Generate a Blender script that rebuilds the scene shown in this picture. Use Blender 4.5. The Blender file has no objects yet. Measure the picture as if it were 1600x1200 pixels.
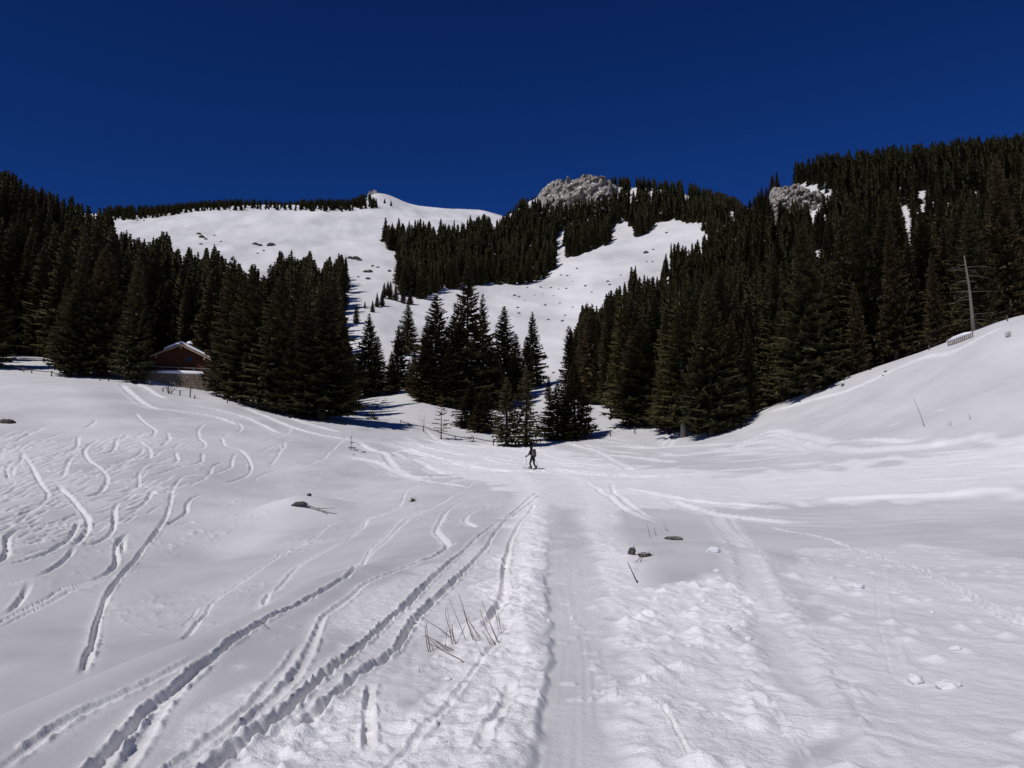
import bpy, math, random
import numpy as np
from math import radians as R, sin, cos, pi, hypot

# ------------------------------------------------------------------ camera, sky, sun, exposure
scene = bpy.context.scene
COL = scene.collection
F = 1331.0                      # focal length in pixels of the 1600 x 1200 photograph
PITCH = R(7.3)
EYE = 1.6
cam_data = bpy.data.cameras.new("camera")
cam = bpy.data.objects.new("camera", cam_data)
COL.objects.link(cam)
cam.location = (0, 0, EYE)
cam.rotation_euler = (R(90) + PITCH, 0, 0)
cam_data.sensor_fit = 'HORIZONTAL'
cam_data.angle = 2 * math.atan(800 / F)
cam_data.clip_start = 0.1
cam_data.clip_end = 8000
scene.camera = cam

SUN_EL = R(46)
SHX, SHY = 0.64, 0.77           # the way shadows fall on the ground
world = bpy.data.worlds.new("World")
scene.world = world
world.use_nodes = True
wn = world.node_tree
for n in list(wn.nodes):
    wn.nodes.remove(n)
sky = wn.nodes.new('ShaderNodeTexSky')
sky.sky_type = 'NISHITA'
sky.sun_disc = False
sky.sun_elevation = SUN_EL
sky.sun_rotation = math.atan2(-SHX, -SHY) % (2 * pi)
sky.altitude = 1400
sky.air_density = 1.0
sky.dust_density = 0.0
sky.ozone_density = 4.0
tint = wn.nodes.new('ShaderNodeMix')
tint.data_type = 'RGBA'
tint.blend_type = 'MULTIPLY'
tint.inputs[0].default_value = 1.0
tint.inputs[7].default_value = (0.078, 0.196, 0.388, 1)
gam = wn.nodes.new('ShaderNodeGamma')
gam.inputs[1].default_value = 1.5
bg = wn.nodes.new('ShaderNodeBackground')
bg.inputs[1].default_value = 0.06
wo = wn.nodes.new('ShaderNodeOutputWorld')
wn.links.new(sky.outputs[0], gam.inputs[0])
wn.links.new(gam.outputs[0], tint.inputs[6])
wn.links.new(tint.outputs[2], bg.inputs[0])
wn.links.new(bg.outputs[0], wo.inputs[0])

sun_data = bpy.data.lights.new("sun", 'SUN')
sun_data.energy = 3.4
sun_data.angle = R(0.53)
sun_data.color = (1.0, 0.965, 0.93)
sun = bpy.data.objects.new("sun", sun_data)
COL.objects.link(sun)
from mathutils import Vector
sun.rotation_euler = Vector((SHX * cos(SUN_EL), SHY * cos(SUN_EL), -sin(SUN_EL))).to_track_quat('-Z', 'Y').to_euler()
sun.location = (-60, -80, 100)

vs = scene.view_settings
vs.view_transform = 'Standard'
vs.look = 'None'
vs.gamma = 1
vs.exposure = -0.14
vs.use_curve_mapping = False
scene.cycles.max_bounces = 6
scene.cycles.diffuse_bounces = 3
scene.cycles.use_denoising = True

rng = np.random.default_rng(7)
random.seed(7)

# ------------------------------------------------------------------ pixel <-> world helpers
SP, CP = sin(PITCH), cos(PITCH)

def pix_az_te(px, py):
    u = (np.asarray(px, float) - 800) / F
    v = (600 - np.asarray(py, float)) / F
    y = CP - v * SP
    z = SP + v * CP
    return np.arctan2(u, y), z / np.hypot(u, y)

def at(px, py, d):
    """world point at horizontal distance d seen at a pixel of the photograph"""
    a, t = pix_az_te(px, py)
    return d * np.sin(a), d * np.cos(a), EYE + d * t

def project(x, y, z):
    zz = z - EYE
    fw = y * CP + zz * SP
    up = -y * SP + zz * CP
    return 800 + F * x / fw, 600 - F * up / fw

def row_of(u, te):
    v = 0.0
    for _ in range(12):
        v = (te * math.sqrt(u * u + (CP - v * SP) ** 2) - SP) / CP
    return 600 - v * F

# ------------------------------------------------------------------ noise
def _hash(ix, iy, s):
    h = (ix.astype(np.int64) * 374761393 + iy.astype(np.int64) * 668265263 + s * 974634777) & 0xFFFFFFFF
    h = ((h ^ (h >> 13)) * 1274126177) & 0xFFFFFFFF
    h = (h ^ (h >> 16)) & 0xFFFFFF
    return h.astype(np.float32) / np.float32(0xFFFFFF)

def vnoise(x, y, s=0):
    ix = np.floor(x); iy = np.floor(y)
    fx = (x - ix).astype(np.float32); fy = (y - iy).astype(np.float32)
    ix = ix.astype(np.int64); iy = iy.astype(np.int64)
    fx = fx * fx * fx * (fx * (fx * 6 - 15) + 10)
    fy = fy * fy * fy * (fy * (fy * 6 - 15) + 10)
    a = _hash(ix, iy, s); b = _hash(ix + 1, iy, s); c = _hash(ix, iy + 1, s); d = _hash(ix + 1, iy + 1, s)
    return (a + (b - a) * fx + (c - a) * fy + (a - b - c + d) * fx * fy) * 2 - 1

def fbm(x, y, oct=4, s=0, gain=0.5):
    r = 0; a = 1.0; t = 0
    for k in range(oct):
        c, sn = cos(0.7 * k), sin(0.7 * k)
        r = r + a * vnoise(x * c - y * sn + 17.3 * k, x * sn + y * c - 9.1 * k, s + k)
        t += a; a *= gain; x = x * 2.03; y = y * 2.03
    return r / t

def worley(x, y, s=0):
    ix = np.floor(x).astype(np.int64); iy = np.floor(y).astype(np.int64)
    best = np.full(x.shape, 9.0, np.float32); bid = np.zeros(x.shape, np.float32)
    for dx in (-1, 0, 1):
        for dy in (-1, 0, 1):
            cx = ix + dx; cy = iy + dy
            px_ = cx + _hash(cx, cy, s); py_ = cy + _hash(cx, cy, s + 5)
            dd = np.hypot(x - px_, y - py_).astype(np.float32)
            m = dd < best
            best = np.where(m, dd, best)
            bid = np.where(m, _hash(cx, cy, s + 11), bid)
    return best, bid

def sstep(a, b, x):
    t = np.clip((x - a) / (b - a), 0, 1)
    return t * t * (3 - 2 * t)

def pchip(x, y, xq):
    x = np.asarray(x, float); y = np.asarray(y, float)
    h = np.diff(x); dl = np.diff(y) / h
    m = np.zeros_like(y)
    for i in range(1, len(x) - 1):
        if dl[i - 1] * dl[i] > 0:
            w1 = 2 * h[i] + h[i - 1]; w2 = h[i] + 2 * h[i - 1]
            m[i] = (w1 + w2) / (w1 / dl[i - 1] + w2 / dl[i])
    m[0], m[-1] = dl[0], dl[-1]
    k = np.clip(np.searchsorted(x, xq) - 1, 0, len(x) - 2)
    t = np.clip((xq - x[k]) / h[k], 0, 1)
    return ((1 + 2 * t) * (1 - t) ** 2 * y[k] + t * (1 - t) ** 2 * h[k] * m[k]
            + t * t * (3 - 2 * t) * y[k + 1] + t * t * (t - 1) * h[k] * m[k + 1])

# ------------------------------------------------------------------ the lie of the land: distance -> row for some bearings
LAND = {
    -450: [(25, 960), (32, 890), (40, 830), (50, 775), (65, 705), (80, 660), (100, 612), (120, 585), (150, 560), (180, 540), (220, 490), (300, 380), (380, 300), (430, 300), (520, 340), (900, 340), (1100, 350), (2500, 420)],
    0: [(25, 935), (32, 870), (40, 815), (50, 765), (65, 700), (80, 658), (100, 612), (120, 588), (150, 562), (180, 545), (220, 505), (300, 415), (370, 340), (420, 338), (520, 370), (700, 350), (900, 335), (1000, 338), (2500, 420)],
    150: [(25, 928), (32, 870), (40, 820), (50, 770), (65, 705), (80, 660), (100, 615), (120, 592), (150, 567), (180, 551), (220, 520), (300, 455), (370, 405), (420, 398), (520, 395), (700, 360), (900, 334), (1000, 338), (2500, 420)],
    220: [(25, 920), (32, 868), (40, 822), (50, 775), (65, 708), (80, 664), (100, 620), (120, 597), (150, 577), (180, 565), (220, 535), (300, 480), (370, 440), (420, 425), (520, 402), (700, 362), (860, 336), (960, 341), (2500, 420)],
    300: [(25, 912), (32, 862), (40, 825), (50, 780), (65, 715), (80, 672), (100, 630), (120, 606), (150, 590), (180, 580), (220, 552), (300, 500), (400, 440), (520, 405), (700, 358), (870, 325), (970, 330), (2500, 420)],
    450: [(25, 882), (32, 846), (40, 820), (50, 786), (65, 735), (80, 692), (100, 655), (120, 637), (160, 620), (220, 586), (300, 528), (400, 462), (520, 410), (700, 357), (880, 320), (980, 325), (2500, 420)],
    550: [(25, 862), (32, 832), (40, 808), (50, 778), (65, 740), (80, 705), (100, 666), (130, 643), (160, 625), (220, 580), (300, 524), (400, 462), (520, 410), (700, 362), (880, 322), (1000, 325), (2500, 420)],
    590: [(25, 857), (32, 826), (40, 798), (50, 770), (65, 738), (80, 706), (100, 672), (130, 645), (160, 622), (220, 580), (300, 525), (400, 468), (520, 410), (700, 362), (880, 318), (985, 300), (1060, 312), (2500, 420)],
    650: [(25, 849), (32, 815), (40, 785), (50, 760), (65, 736), (80, 710), (100, 682), (130, 645), (160, 618), (220, 584), (300, 536), (400, 482), (500, 432), (600, 388), (700, 362), (850, 335), (1000, 321), (1100, 330), (2500, 420)],
    750: [(25, 836), (32, 803), (40, 775), (50, 753), (65, 734), (80, 715), (100, 692), (130, 657), (160, 632), (220, 598), (300, 550), (400, 495), (500, 443), (600, 392), (700, 362), (850, 342), (1000, 330), (1100, 336), (2500, 420)],
    850: [(25, 830), (32, 799), (40, 772), (50, 751), (65, 732), (80, 717), (100, 695), (130, 657), (160, 630), (220, 588), (300, 542), (400, 496), (500, 450), (560, 428), (600, 408), (660, 366), (700, 330), (740, 306), (780, 318), (900, 340), (2500, 420)],
    950: [(25, 838), (32, 803), (40, 775), (50, 751), (65, 731), (80, 714), (100, 693), (130, 650), (160, 622), (220, 582), (300, 536), (400, 482), (500, 430), (600, 388), (650, 368), (700, 325), (745, 292), (790, 300), (900, 330), (2500, 420)],
    1050: [(25, 845), (32, 806), (40, 777), (50, 750), (65, 725), (80, 706), (100, 679), (130, 655), (180, 622), (250, 578), (350, 505), (450, 440), (530, 395), (600, 362), (650, 347), (700, 318), (745, 300), (800, 312), (900, 330), (2500, 420)],
    1150: [(25, 850), (32, 808), (40, 780), (50, 750), (65, 720), (80, 690), (100, 654), (130, 642), (180, 605), (250, 550), (350, 470), (450, 405), (550, 352), (620, 336), (700, 327), (745, 324), (800, 335), (2500, 420)],
    1220: [(25, 851), (32, 808), (40, 779), (50, 747), (65, 708), (80, 667), (95, 630), (130, 628), (180, 592), (250, 530), (350, 440), (450, 365), (530, 315), (560, 303), (640, 312), (760, 330), (2500, 420)],
    1300: [(25, 851), (32, 806), (40, 776), (50, 740), (65, 690), (80, 634), (92, 597), (105, 598), (130, 605), (180, 572), (250, 505), (350, 412), (450, 333), (520, 287), (560, 277), (640, 290), (2500, 420)],
    1450: [(25, 850), (32, 801), (40, 768), (50, 726), (65, 650), (78, 575), (86, 546), (100, 549), (130, 562), (180, 542), (250, 475), (350, 382), (450, 303), (530, 262), (560, 257), (640, 270), (2500, 420)],
    1600: [(25, 850), (32, 798), (40, 757), (50, 702), (65, 590), (76, 503), (82, 491), (100, 500), (130, 512), (180, 492), (250, 432), (350, 350), (450, 285), (530, 250), (560, 246), (640, 260), (2500, 420)],
    2050: [(25, 840), (32, 780), (40, 725), (50, 650), (65, 530), (76, 440), (84, 420), (100, 430), (130, 440), (180, 425), (250, 380), (350, 310), (450, 250), (530, 225), (560, 222), (640, 240), (2500, 420)],
}
NR, NA = 300, 420
LN0, LN1 = math.log(2.5), math.log(2500.0)
AZ_MAX = R(56)
ln_t = np.linspace(LN0, LN1, NR)
az_t = np.linspace(-AZ_MAX, AZ_MAX, NA)
_cols_az, _cols_te = [], []
for px, lst in sorted(LAND.items()):
    u = (px - 800) / F
    ld, aa, tt = [], [], []
    for d, zrel in ((2.5, -1.6), (5, -1.6), (8, -1.6), (12, -1.57), (17, -1.45)):
        te = zrel / d
        a, _ = pix_az_te(px, row_of(u, te))
        ld.append(math.log(d)); aa.append(float(a)); tt.append(te)
    for d, row in lst:
        a, t = pix_az_te(px, row)
        ld.append(math.log(d)); aa.append(float(a)); tt.append(float(t))
    _cols_az.append(pchip(ld, aa, ln_t)); _cols_te.append(pchip(ld, tt, ln_t))
_cols_az = np.array(_cols_az); _cols_te = np.array(_cols_te)
TAB = np.zeros((NR, NA))
for k in range(NR):
    TAB[k] = pchip(_cols_az[:, k], _cols_te[:, k], np.clip(az_t, _cols_az[0, k], _cols_az[-1, k]))
for _ in range(3):                                # soften across bearings
    TAB[:, 1:-1] = (TAB[:, :-2] + 2 * TAB[:, 1:-1] + TAB[:, 2:]) / 4

def bicubic(T, r, c):
    r = np.clip(r, 1, T.shape[0] - 2.001); c = np.clip(c, 1, T.shape[1] - 2.001)
    i = r.astype(int); j = c.astype(int); fr = r - i; fc = c - j
    def w(t):
        return (-.5 * t + t * t - .5 * t ** 3, 1 - 2.5 * t * t + 1.5 * t ** 3, .5 * t + 2 * t * t - 1.5 * t ** 3, -.5 * t * t + .5 * t ** 3)
    wr, wc = w(fr), w(fc)
    out = 0
    for a in range(4):
        s = 0
        for b in range(4):
            s = s + wc[b] * T[i + a - 1, np.minimum(j + b - 1, T.shape[1] - 1)]
        out = out + wr[a] * s
    return out

MOUNDS = []       # x, y, height, rx, ry

def H(x, y):
    x = np.asarray(x, float); y = np.asarray(y, float)
    d = np.maximum(np.hypot(x, y), 0.01)
    a = np.arctan2(x, y)
    r = (np.log(np.maximum(d, 2.5)) - LN0) / (LN1 - LN0) * (NR - 1)
    c = (np.clip(a, -AZ_MAX, AZ_MAX) + AZ_MAX) / (2 * AZ_MAX) * (NA - 1)
    te = bicubic(TAB, r, c)
    z = EYE + np.maximum(d, 2.5) * te
    back = sstep(R(58), R(120), np.abs(a))
    z = z * (1 - back) + (-0.06 * d) * back
    # the packed shelf that the tracks run on ends in a small bank on its left
    edge = -3.62 + 0.05 * np.clip(y - 7, -8, 20) + 0.12 * vnoise(y * 0.2 + 3, y * 0 + 2, 31)
    t = sstep(0, 2.4, edge - x)
    z = z - t * 1.75 * (1 - sstep(12, 30, y)) * (1 - back)
    z = z + 0.07 * np.exp(-((x - edge - 0.25) / 0.35) ** 2) * (1 - sstep(12, 22, y)) * sstep(-30, -2, y)
    # gentle unevenness
    near = 1 - sstep(60, 140, d)
    z = z + near * (0.16 * fbm(x / 7.0, y / 9.0, 2, 3) * sstep(2.5, 14, np.abs(x - 0.9)) + 0.05 * fbm(x / 2.1, y / 2.6, 2, 5) * sstep(6, 14, d))
    far = sstep(140, 320, d)
    z = z + far * (2.6 * fbm(x / 46.0, y / 60.0, 4, 9) + 0.7 * fbm(x / 16.0 + y / 60, y / 34.0, 3, 15))
    for mx, my, mh, rx, ry in MOUNDS:
        q = ((x - mx) / rx) ** 2 + ((y - my) / ry) ** 2
        z = z + mh * np.exp(-q)
    return z

_march = np.exp(np.linspace(math.log(3.2), math.log(1900), 2600))

def hit(px, py):
    """ground points seen at pixels of the photograph"""
    px = np.atleast_1d(np.asarray(px, float)); py = np.atleast_1d(np.asarray(py, float))
    a, t = pix_az_te(px, py)
    X = _march[None, :] * np.sin(a)[:, None]; Y = _march[None, :] * np.cos(a)[:, None]
    under = (EYE + _march[None, :] * t[:, None]) < H(X, Y)
    k = np.where(under.any(1), under.argmax(1), len(_march) - 1)
    k = np.maximum(k, 1)
    lo = _march[k - 1].copy(); hi = _march[k].copy()
    for _ in range(14):
        mid = (lo + hi) / 2
        u = (EYE + mid * t) < H(mid * np.sin(a), mid * np.cos(a))
        hi = np.where(u, mid, hi); lo = np.where(u, lo, mid)
    return hi * np.sin(a), hi * np.cos(a)

def mound(px, py, h, rx, ry):
    x, y = hit(px, py)
    MOUNDS.append((float(x[0]), float(y[0]), h, rx, ry))

mound(1075, 880, 0.42, 2.2, 2.6)        # the rounded hump with the stones
mound(470, 805, 0.95, 2.4, 2.6)         # hump under the old log
mound(360, 850, -0.5, 5.0, 5.0)
mound(352, 850, -0.42, 1.5, 2.6)
mound(85, 1000, -0.25, 1.2, 1.8)
mound(232, 965, -0.2, 1.5, 1.5)         # hollow
mound(1500, 790, -0.5, 9.0, 3.0)
mound(1400, 690, 0.5, 12.0, 4.0)
mound(560, 720, 0.55, 6, 5)

# terrace for the hut
HUT_D = 121.0
_hx, _hy, _hz = at(281, 587, HUT_D)
HUT = (float(_hx), float(_hy), float(_hz))
HUT_ROT = R(17)
_H0 = H

def H(x, y):
    z = _H0(x, y)
    x = np.asarray(x, float); y = np.asarray(y, float)
    c, s = cos(-HUT_ROT), sin(-HUT_ROT)
    lx = (x - HUT[0]) * c - (y - HUT[1]) * s
    ly = (x - HUT[0]) * s + (y - HUT[1]) * c
    w = (1 - sstep(4.4, 5.6, np.abs(lx - 0.5))) * sstep(-2.25, -1.95, ly) * (1 - sstep(9, 12, ly))
    return z * (1 - w) + (HUT[2] - 0.02) * w

# ------------------------------------------------------------------ mesh helpers
def new_mesh(name, verts, faces_flat, sizes, mats=None, mat_idx=None, smooth=None):
    me = bpy.data.meshes.new(name)
    verts = np.asarray(verts, np.float32); faces_flat = np.asarray(faces_flat, np.int32); sizes = np.asarray(sizes, np.int32)
    me.vertices.add(len(verts)); me.vertices.foreach_set("co", verts.ravel())
    me.loops.add(len(faces_flat)); me.loops.foreach_set("vertex_index", faces_flat)
    me.polygons.add(len(sizes))
    starts = np.concatenate([[0], np.cumsum(sizes)[:-1]]).astype(np.int32)
    me.polygons.foreach_set("loop_start", starts)
    try:
        me.polygons.foreach_set("loop_total", sizes)
    except Exception:
        pass
    for m in (mats or []):
        me.materials.append(m)
    if mat_idx is not None:
        me.polygons.foreach_set("material_index", np.asarray(mat_idx, np.int32))
    if smooth is not None:
        me.polygons.foreach_set("use_smooth", np.full(len(sizes), bool(smooth)))
    me.update(calc_edges=True)
    return me

class MB:
    def __init__(self):
        self.v = []; self.f = []; self.m = []; self.mat = 0
    def add(self, verts, faces):
        o = len(self.v)
        self.v += [tuple(map(float, p)) for p in verts]
        for fc in faces:
            self.f.append([o + i for i in fc]); self.m.append(self.mat)
    def box(self, c, size, rz=0.0, taper=1.0):
        sx, sy, sz = size[0] / 2, size[1] / 2, size[2] / 2
        vs_ = []
        for k in (-1, 1):
            t = taper if k == 1 else 1
            for a, b in ((-1, -1), (1, -1), (1, 1), (-1, 1)):
                x, y = a * sx * t, b * sy * t
                vs_.append((c[0] + x * cos(rz) - y * sin(rz), c[1] + x * sin(rz) + y * cos(rz), c[2] + k * sz))
        self.add(vs_, [(0, 3, 2, 1), (4, 5, 6, 7), (0, 1, 5, 4), (1, 2, 6, 5), (2, 3, 7, 6), (3, 0, 4, 7)])
    def tube(self, pts, rad, n=6, cap=True):
        pts = [np.array(p, float) for p in pts]
        if not hasattr(rad, '__len__'):
            rad = [rad] * len(pts)
        vs_ = []
        for i, p in enumerate(pts):
            t = pts[min(i + 1, len(pts) - 1)] - pts[max(i - 1, 0)]
            t = t / (np.linalg.norm(t) + 1e-9)
            ref = np.array([0, 0, 1.0]) if abs(t[2]) < 0.9 else np.array([1.0, 0, 0])
            a = np.cross(t, ref); a /= np.linalg.norm(a); b = np.cross(t, a)
            for k in range(n):
                an = 2 * pi * k / n
                vs_.append(p + rad[i] * (a * cos(an) + b * sin(an)))
        fs = []
        for i in range(len(pts) - 1):
            for k in range(n):
                fs.append((i * n + k, i * n + (k + 1) % n, (i + 1) * n + (k + 1) % n, (i + 1) * n + k))
        if cap:
            fs.append(tuple(range(n - 1, -1, -1))); fs.append(tuple((len(pts) - 1) * n + k for k in range(n)))
        self.add(vs_, fs)
    def mesh(self, name, mats, smooth=False):
        flat = [i for fc in self.f for i in fc]
        return new_mesh(name, np.array(self.v).reshape(-1, 3), flat, [len(fc) for fc in self.f], mats if isinstance(mats, list) else [mats], self.m, smooth)
    def build(self, name, mats, parent=None, smooth=False):
        return link(name, self.mesh(name, mats, smooth), parent)

def link(name, data, parent=None, loc=None):
    o = bpy.data.objects.new(name, data)
    COL.objects.link(o)
    if parent is not None:
        o.parent = parent
    if loc is not None:
        o.location = loc
    return o

def tag(o, label=None, cat=None, group=None, kind=None):
    if label: o['label'] = label
    if cat: o['category'] = cat
    if group: o['group'] = group
    if kind: o['kind'] = kind
    return o

def thing(name, label, cat, loc=(0, 0, 0), rz=0.0, group=None):
    o = bpy.data.objects.new(name, None)
    COL.objects.link(o)
    o.empty_display_size = 0.3
    o.location = loc
    o.rotation_euler = (0, 0, rz)
    return tag(o, label, cat, group)

# ------------------------------------------------------------------ materials
def mat_base(name):
    m = bpy.data.materials.new(name); m.use_nodes = True
    nt = m.node_tree
    return m, nt, nt.nodes['Principled BSDF']

def noise_mat(name, c1, c2, scale=5.0, rough=0.8, bump=0.0, detail=6.0, stretch=None, spec=0.2, bdist=0.02):
    m, nt, b = mat_base(name)
    tc = nt.nodes.new('ShaderNodeTexCoord')
    src = tc.outputs['Object']
    if stretch:
        mp = nt.nodes.new('ShaderNodeMapping'); mp.inputs['Scale'].default_value = stretch
        nt.links.new(src, mp.inputs[0]); src = mp.outputs[0]
    nz = nt.nodes.new('ShaderNodeTexNoise'); nz.inputs['Scale'].default_value = scale; nz.inputs['Detail'].default_value = detail
    nt.links.new(src, nz.inputs['Vector'])
    cr = nt.nodes.new('ShaderNodeValToRGB')
    cr.color_ramp.elements[0].position = 0.3; cr.color_ramp.elements[1].position = 0.7
    cr.color_ramp.elements[0].color = (*c1, 1); cr.color_ramp.elements[1].color = (*c2, 1)
    nt.links.new(nz.outputs['Fac'], cr.inputs[0]); nt.links.new(cr.outputs[0], b.inputs['Base Color'])
    b.inputs['Roughness'].default_value = rough
    b.inputs['Specular IOR Level'].default_value = spec
    if bump:
        bp = nt.nodes.new('ShaderNodeBump'); bp.inputs['Strength'].default_value = bump; bp.inputs['Distance'].default_value = bdist
        nt.links.new(nz.outputs['Fac'], bp.inputs['Height']); nt.links.new(bp.outputs[0], b.inputs['Normal'])
    return m

def foliage_mat(name, c1, c2):
    m, nt, b = mat_base(name)
    tc = nt.nodes.new('ShaderNodeNewGeometry')
    nz = nt.nodes.new('ShaderNodeTexNoise'); nz.inputs['Scale'].default_value = 0.16; nz.inputs['Detail'].default_value = 4
    nt.links.new(tc.outputs['Position'], nz.inputs['Vector'])
    oi = nt.nodes.new('ShaderNodeObjectInfo')
    ad = nt.nodes.new('ShaderNodeMath'); ad.operation = 'ADD'
    sc = nt.nodes.new('ShaderNodeMath'); sc.operation = 'MULTIPLY_ADD'; sc.inputs[1].default_value = 0.5; sc.inputs[2].default_value = -0.25
    nt.links.new(oi.outputs['Random'], sc.inputs[0]); nt.links.new(sc.outputs[0], ad.inputs[0]); nt.links.new(nz.outputs['Fac'], ad.inputs[1])
    cr = nt.nodes.new('ShaderNodeValToRGB')
    cr.color_ramp.elements[0].position = 0.25; cr.color_ramp.elements[1].position = 0.75
    cr.color_ramp.elements[0].color = (*c1, 1); cr.color_ramp.elements[1].color = (*c2, 1)
    nt.links.new(ad.outputs[0], cr.inputs[0]); nt.links.new(cr.outputs[0], b.inputs['Base Color'])
    b.inputs['Roughness'].default_value = 0.9
    b.inputs['Specular IOR Level'].default_value = 0.08
    return m

def snow_ground_mat():
    m, nt, b = mat_base("snow")
    tc = nt.nodes.new('ShaderNodeTexCoord')
    def noise(scale, detail, rough=0.6):
        n = nt.nodes.new('ShaderNodeTexNoise'); n.inputs['Scale'].default_value = scale
        n.inputs['Detail'].default_value = detail; n.inputs['Roughness'].default_value = rough
        nt.links.new(tc.outputs['Object'], n.inputs['Vector']); return n
    nb = noise(0.35, 5)
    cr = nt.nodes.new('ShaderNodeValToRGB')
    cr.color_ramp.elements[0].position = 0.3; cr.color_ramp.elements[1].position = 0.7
    cr.color_ramp.elements[0].color = (0.49, 0.485, 0.488, 1); cr.color_ramp.elements[1].color = (0.59, 0.585, 0.587, 1)  # dull old crust; its weak back-scatter of sunlight is put into the colour too
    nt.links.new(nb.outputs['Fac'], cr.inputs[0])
    b.inputs['Roughness'].default_value = 0.75
    b.inputs['Specular IOR Level'].default_value = 0.15
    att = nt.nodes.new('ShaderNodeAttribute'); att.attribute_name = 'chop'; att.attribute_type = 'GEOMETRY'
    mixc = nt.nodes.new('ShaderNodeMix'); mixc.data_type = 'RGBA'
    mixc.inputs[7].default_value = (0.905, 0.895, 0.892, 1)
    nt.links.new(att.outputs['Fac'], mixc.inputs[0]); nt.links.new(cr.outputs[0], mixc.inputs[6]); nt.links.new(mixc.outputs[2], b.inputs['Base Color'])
    n1 = noise(9.0, 8, 0.65); n2 = noise(45.0, 4, 0.6)
    mul = nt.nodes.new('ShaderNodeMath'); mul.operation = 'MULTIPLY_ADD'; mul.inputs[1].default_value = 0.35
    nt.links.new(n2.outputs['Fac'], mul.inputs[0]); nt.links.new(n1.outputs['Fac'], mul.inputs[2])
    st = nt.nodes.new('ShaderNodeMath'); st.operation = 'MULTIPLY_ADD'; st.inputs[1].default_value = 0.55; st.inputs[2].default_value = 0.16
    nt.links.new(att.outputs['Fac'], st.inputs[0])
    bp = nt.nodes.new('ShaderNodeBump'); bp.inputs['Distance'].default_value = 0.05
    nt.links.new(mul.outputs[0], bp.inputs['Height']); nt.links.new(st.outputs[0], bp.inputs['Strength'])
    nt.links.new(bp.outputs[0], b.inputs['Normal'])
    return m

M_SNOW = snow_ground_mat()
M_SNOWCAP = noise_mat("snow_cover", (0.78, 0.785, 0.81), (0.84, 0.84, 0.855), 6, 0.75, 0.3, bdist=0.03)
M_NEEDLE = [foliage_mat("spruce_needles_dark", (0.046, 0.042, 0.018), (0.074, 0.063, 0.029)),
            foliage_mat("spruce_needles_brown", (0.058, 0.045, 0.022), (0.090, 0.068, 0.034)),
            foliage_mat("larch_twigs_olive", (0.058, 0.050, 0.019), (0.092, 0.074, 0.028))]
M_BARK = noise_mat("bark", (0.045, 0.035, 0.028), (0.10, 0.082, 0.068), 3, 0.9, 0.5, stretch=(6, 6, 1))
M_DEADWOOD = noise_mat("grey_deadwood", (0.14, 0.115, 0.10), (0.27, 0.235, 0.21), 3, 0.9, 0.5, stretch=(6, 6, 1))
M_TWIG = noise_mat("twig_bark", (0.07, 0.036, 0.03), (0.19, 0.115, 0.095), 12, 0.85)
M_POST = noise_mat("weathered_post", (0.05, 0.042, 0.036), (0.13, 0.11, 0.095), 8, 0.9, 0.3, stretch=(4, 4, 1))
M_WOOD = noise_mat("chalet_boards", (0.060, 0.021, 0.010), (0.125, 0.041, 0.018), 3, 0.75, 0.35, stretch=(0.4, 0.4, 8))
M_TRIM = noise_mat("pale_bargeboard", (0.26, 0.19, 0.13), (0.38, 0.29, 0.21), 6, 0.8)
M_DARKGLASS = noise_mat("dark_window", (0.010, 0.012, 0.016), (0.02, 0.022, 0.028), 3, 0.15, spec=0.5)
M_METAL = noise_mat("dark_metal", (0.02, 0.02, 0.022), (0.05, 0.05, 0.052), 9, 0.5, spec=0.5)
M_BLACK = noise_mat("black_fabric", (0.004, 0.004, 0.005), (0.009, 0.009, 0.010), 30, 0.85)
M_SKIN = noise_mat("skin", (0.40, 0.24, 0.18), (0.48, 0.30, 0.23), 20, 0.6)
M_PACK = noise_mat("grey_pack_fabric", (0.045, 0.040, 0.048), (0.10, 0.09, 0.10), 18, 0.85)
M_SKI = noise_mat("ski_topsheet", (0.04, 0.035, 0.04), (0.16, 0.13, 0.12), 3, 0.4, spec=0.5)
M_LUMP = noise_mat('lump_snow', (0.66, 0.655, 0.66), (0.76, 0.75, 0.755), 9, 0.75, 0.5, bdist=0.02)
M_STONEWALL = noise_mat("wall_stones", (0.10, 0.076, 0.056), (0.22, 0.175, 0.135), 1.6, 0.9, 0.5)
M_MORTAR = noise_mat("wall_mortar", (0.10, 0.085, 0.07), (0.16, 0.135, 0.115), 6, 0.95)

M_NEEDLE.append(foliage_mat('young_spruce_needles', (0.085, 0.070, 0.032), (0.13, 0.105, 0.05)))
M_TRUNK = noise_mat('weathered_trunk', (0.085, 0.07, 0.06), (0.19, 0.165, 0.145), 3, 0.9, 0.6, stretch=(6, 6, 1))

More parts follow.
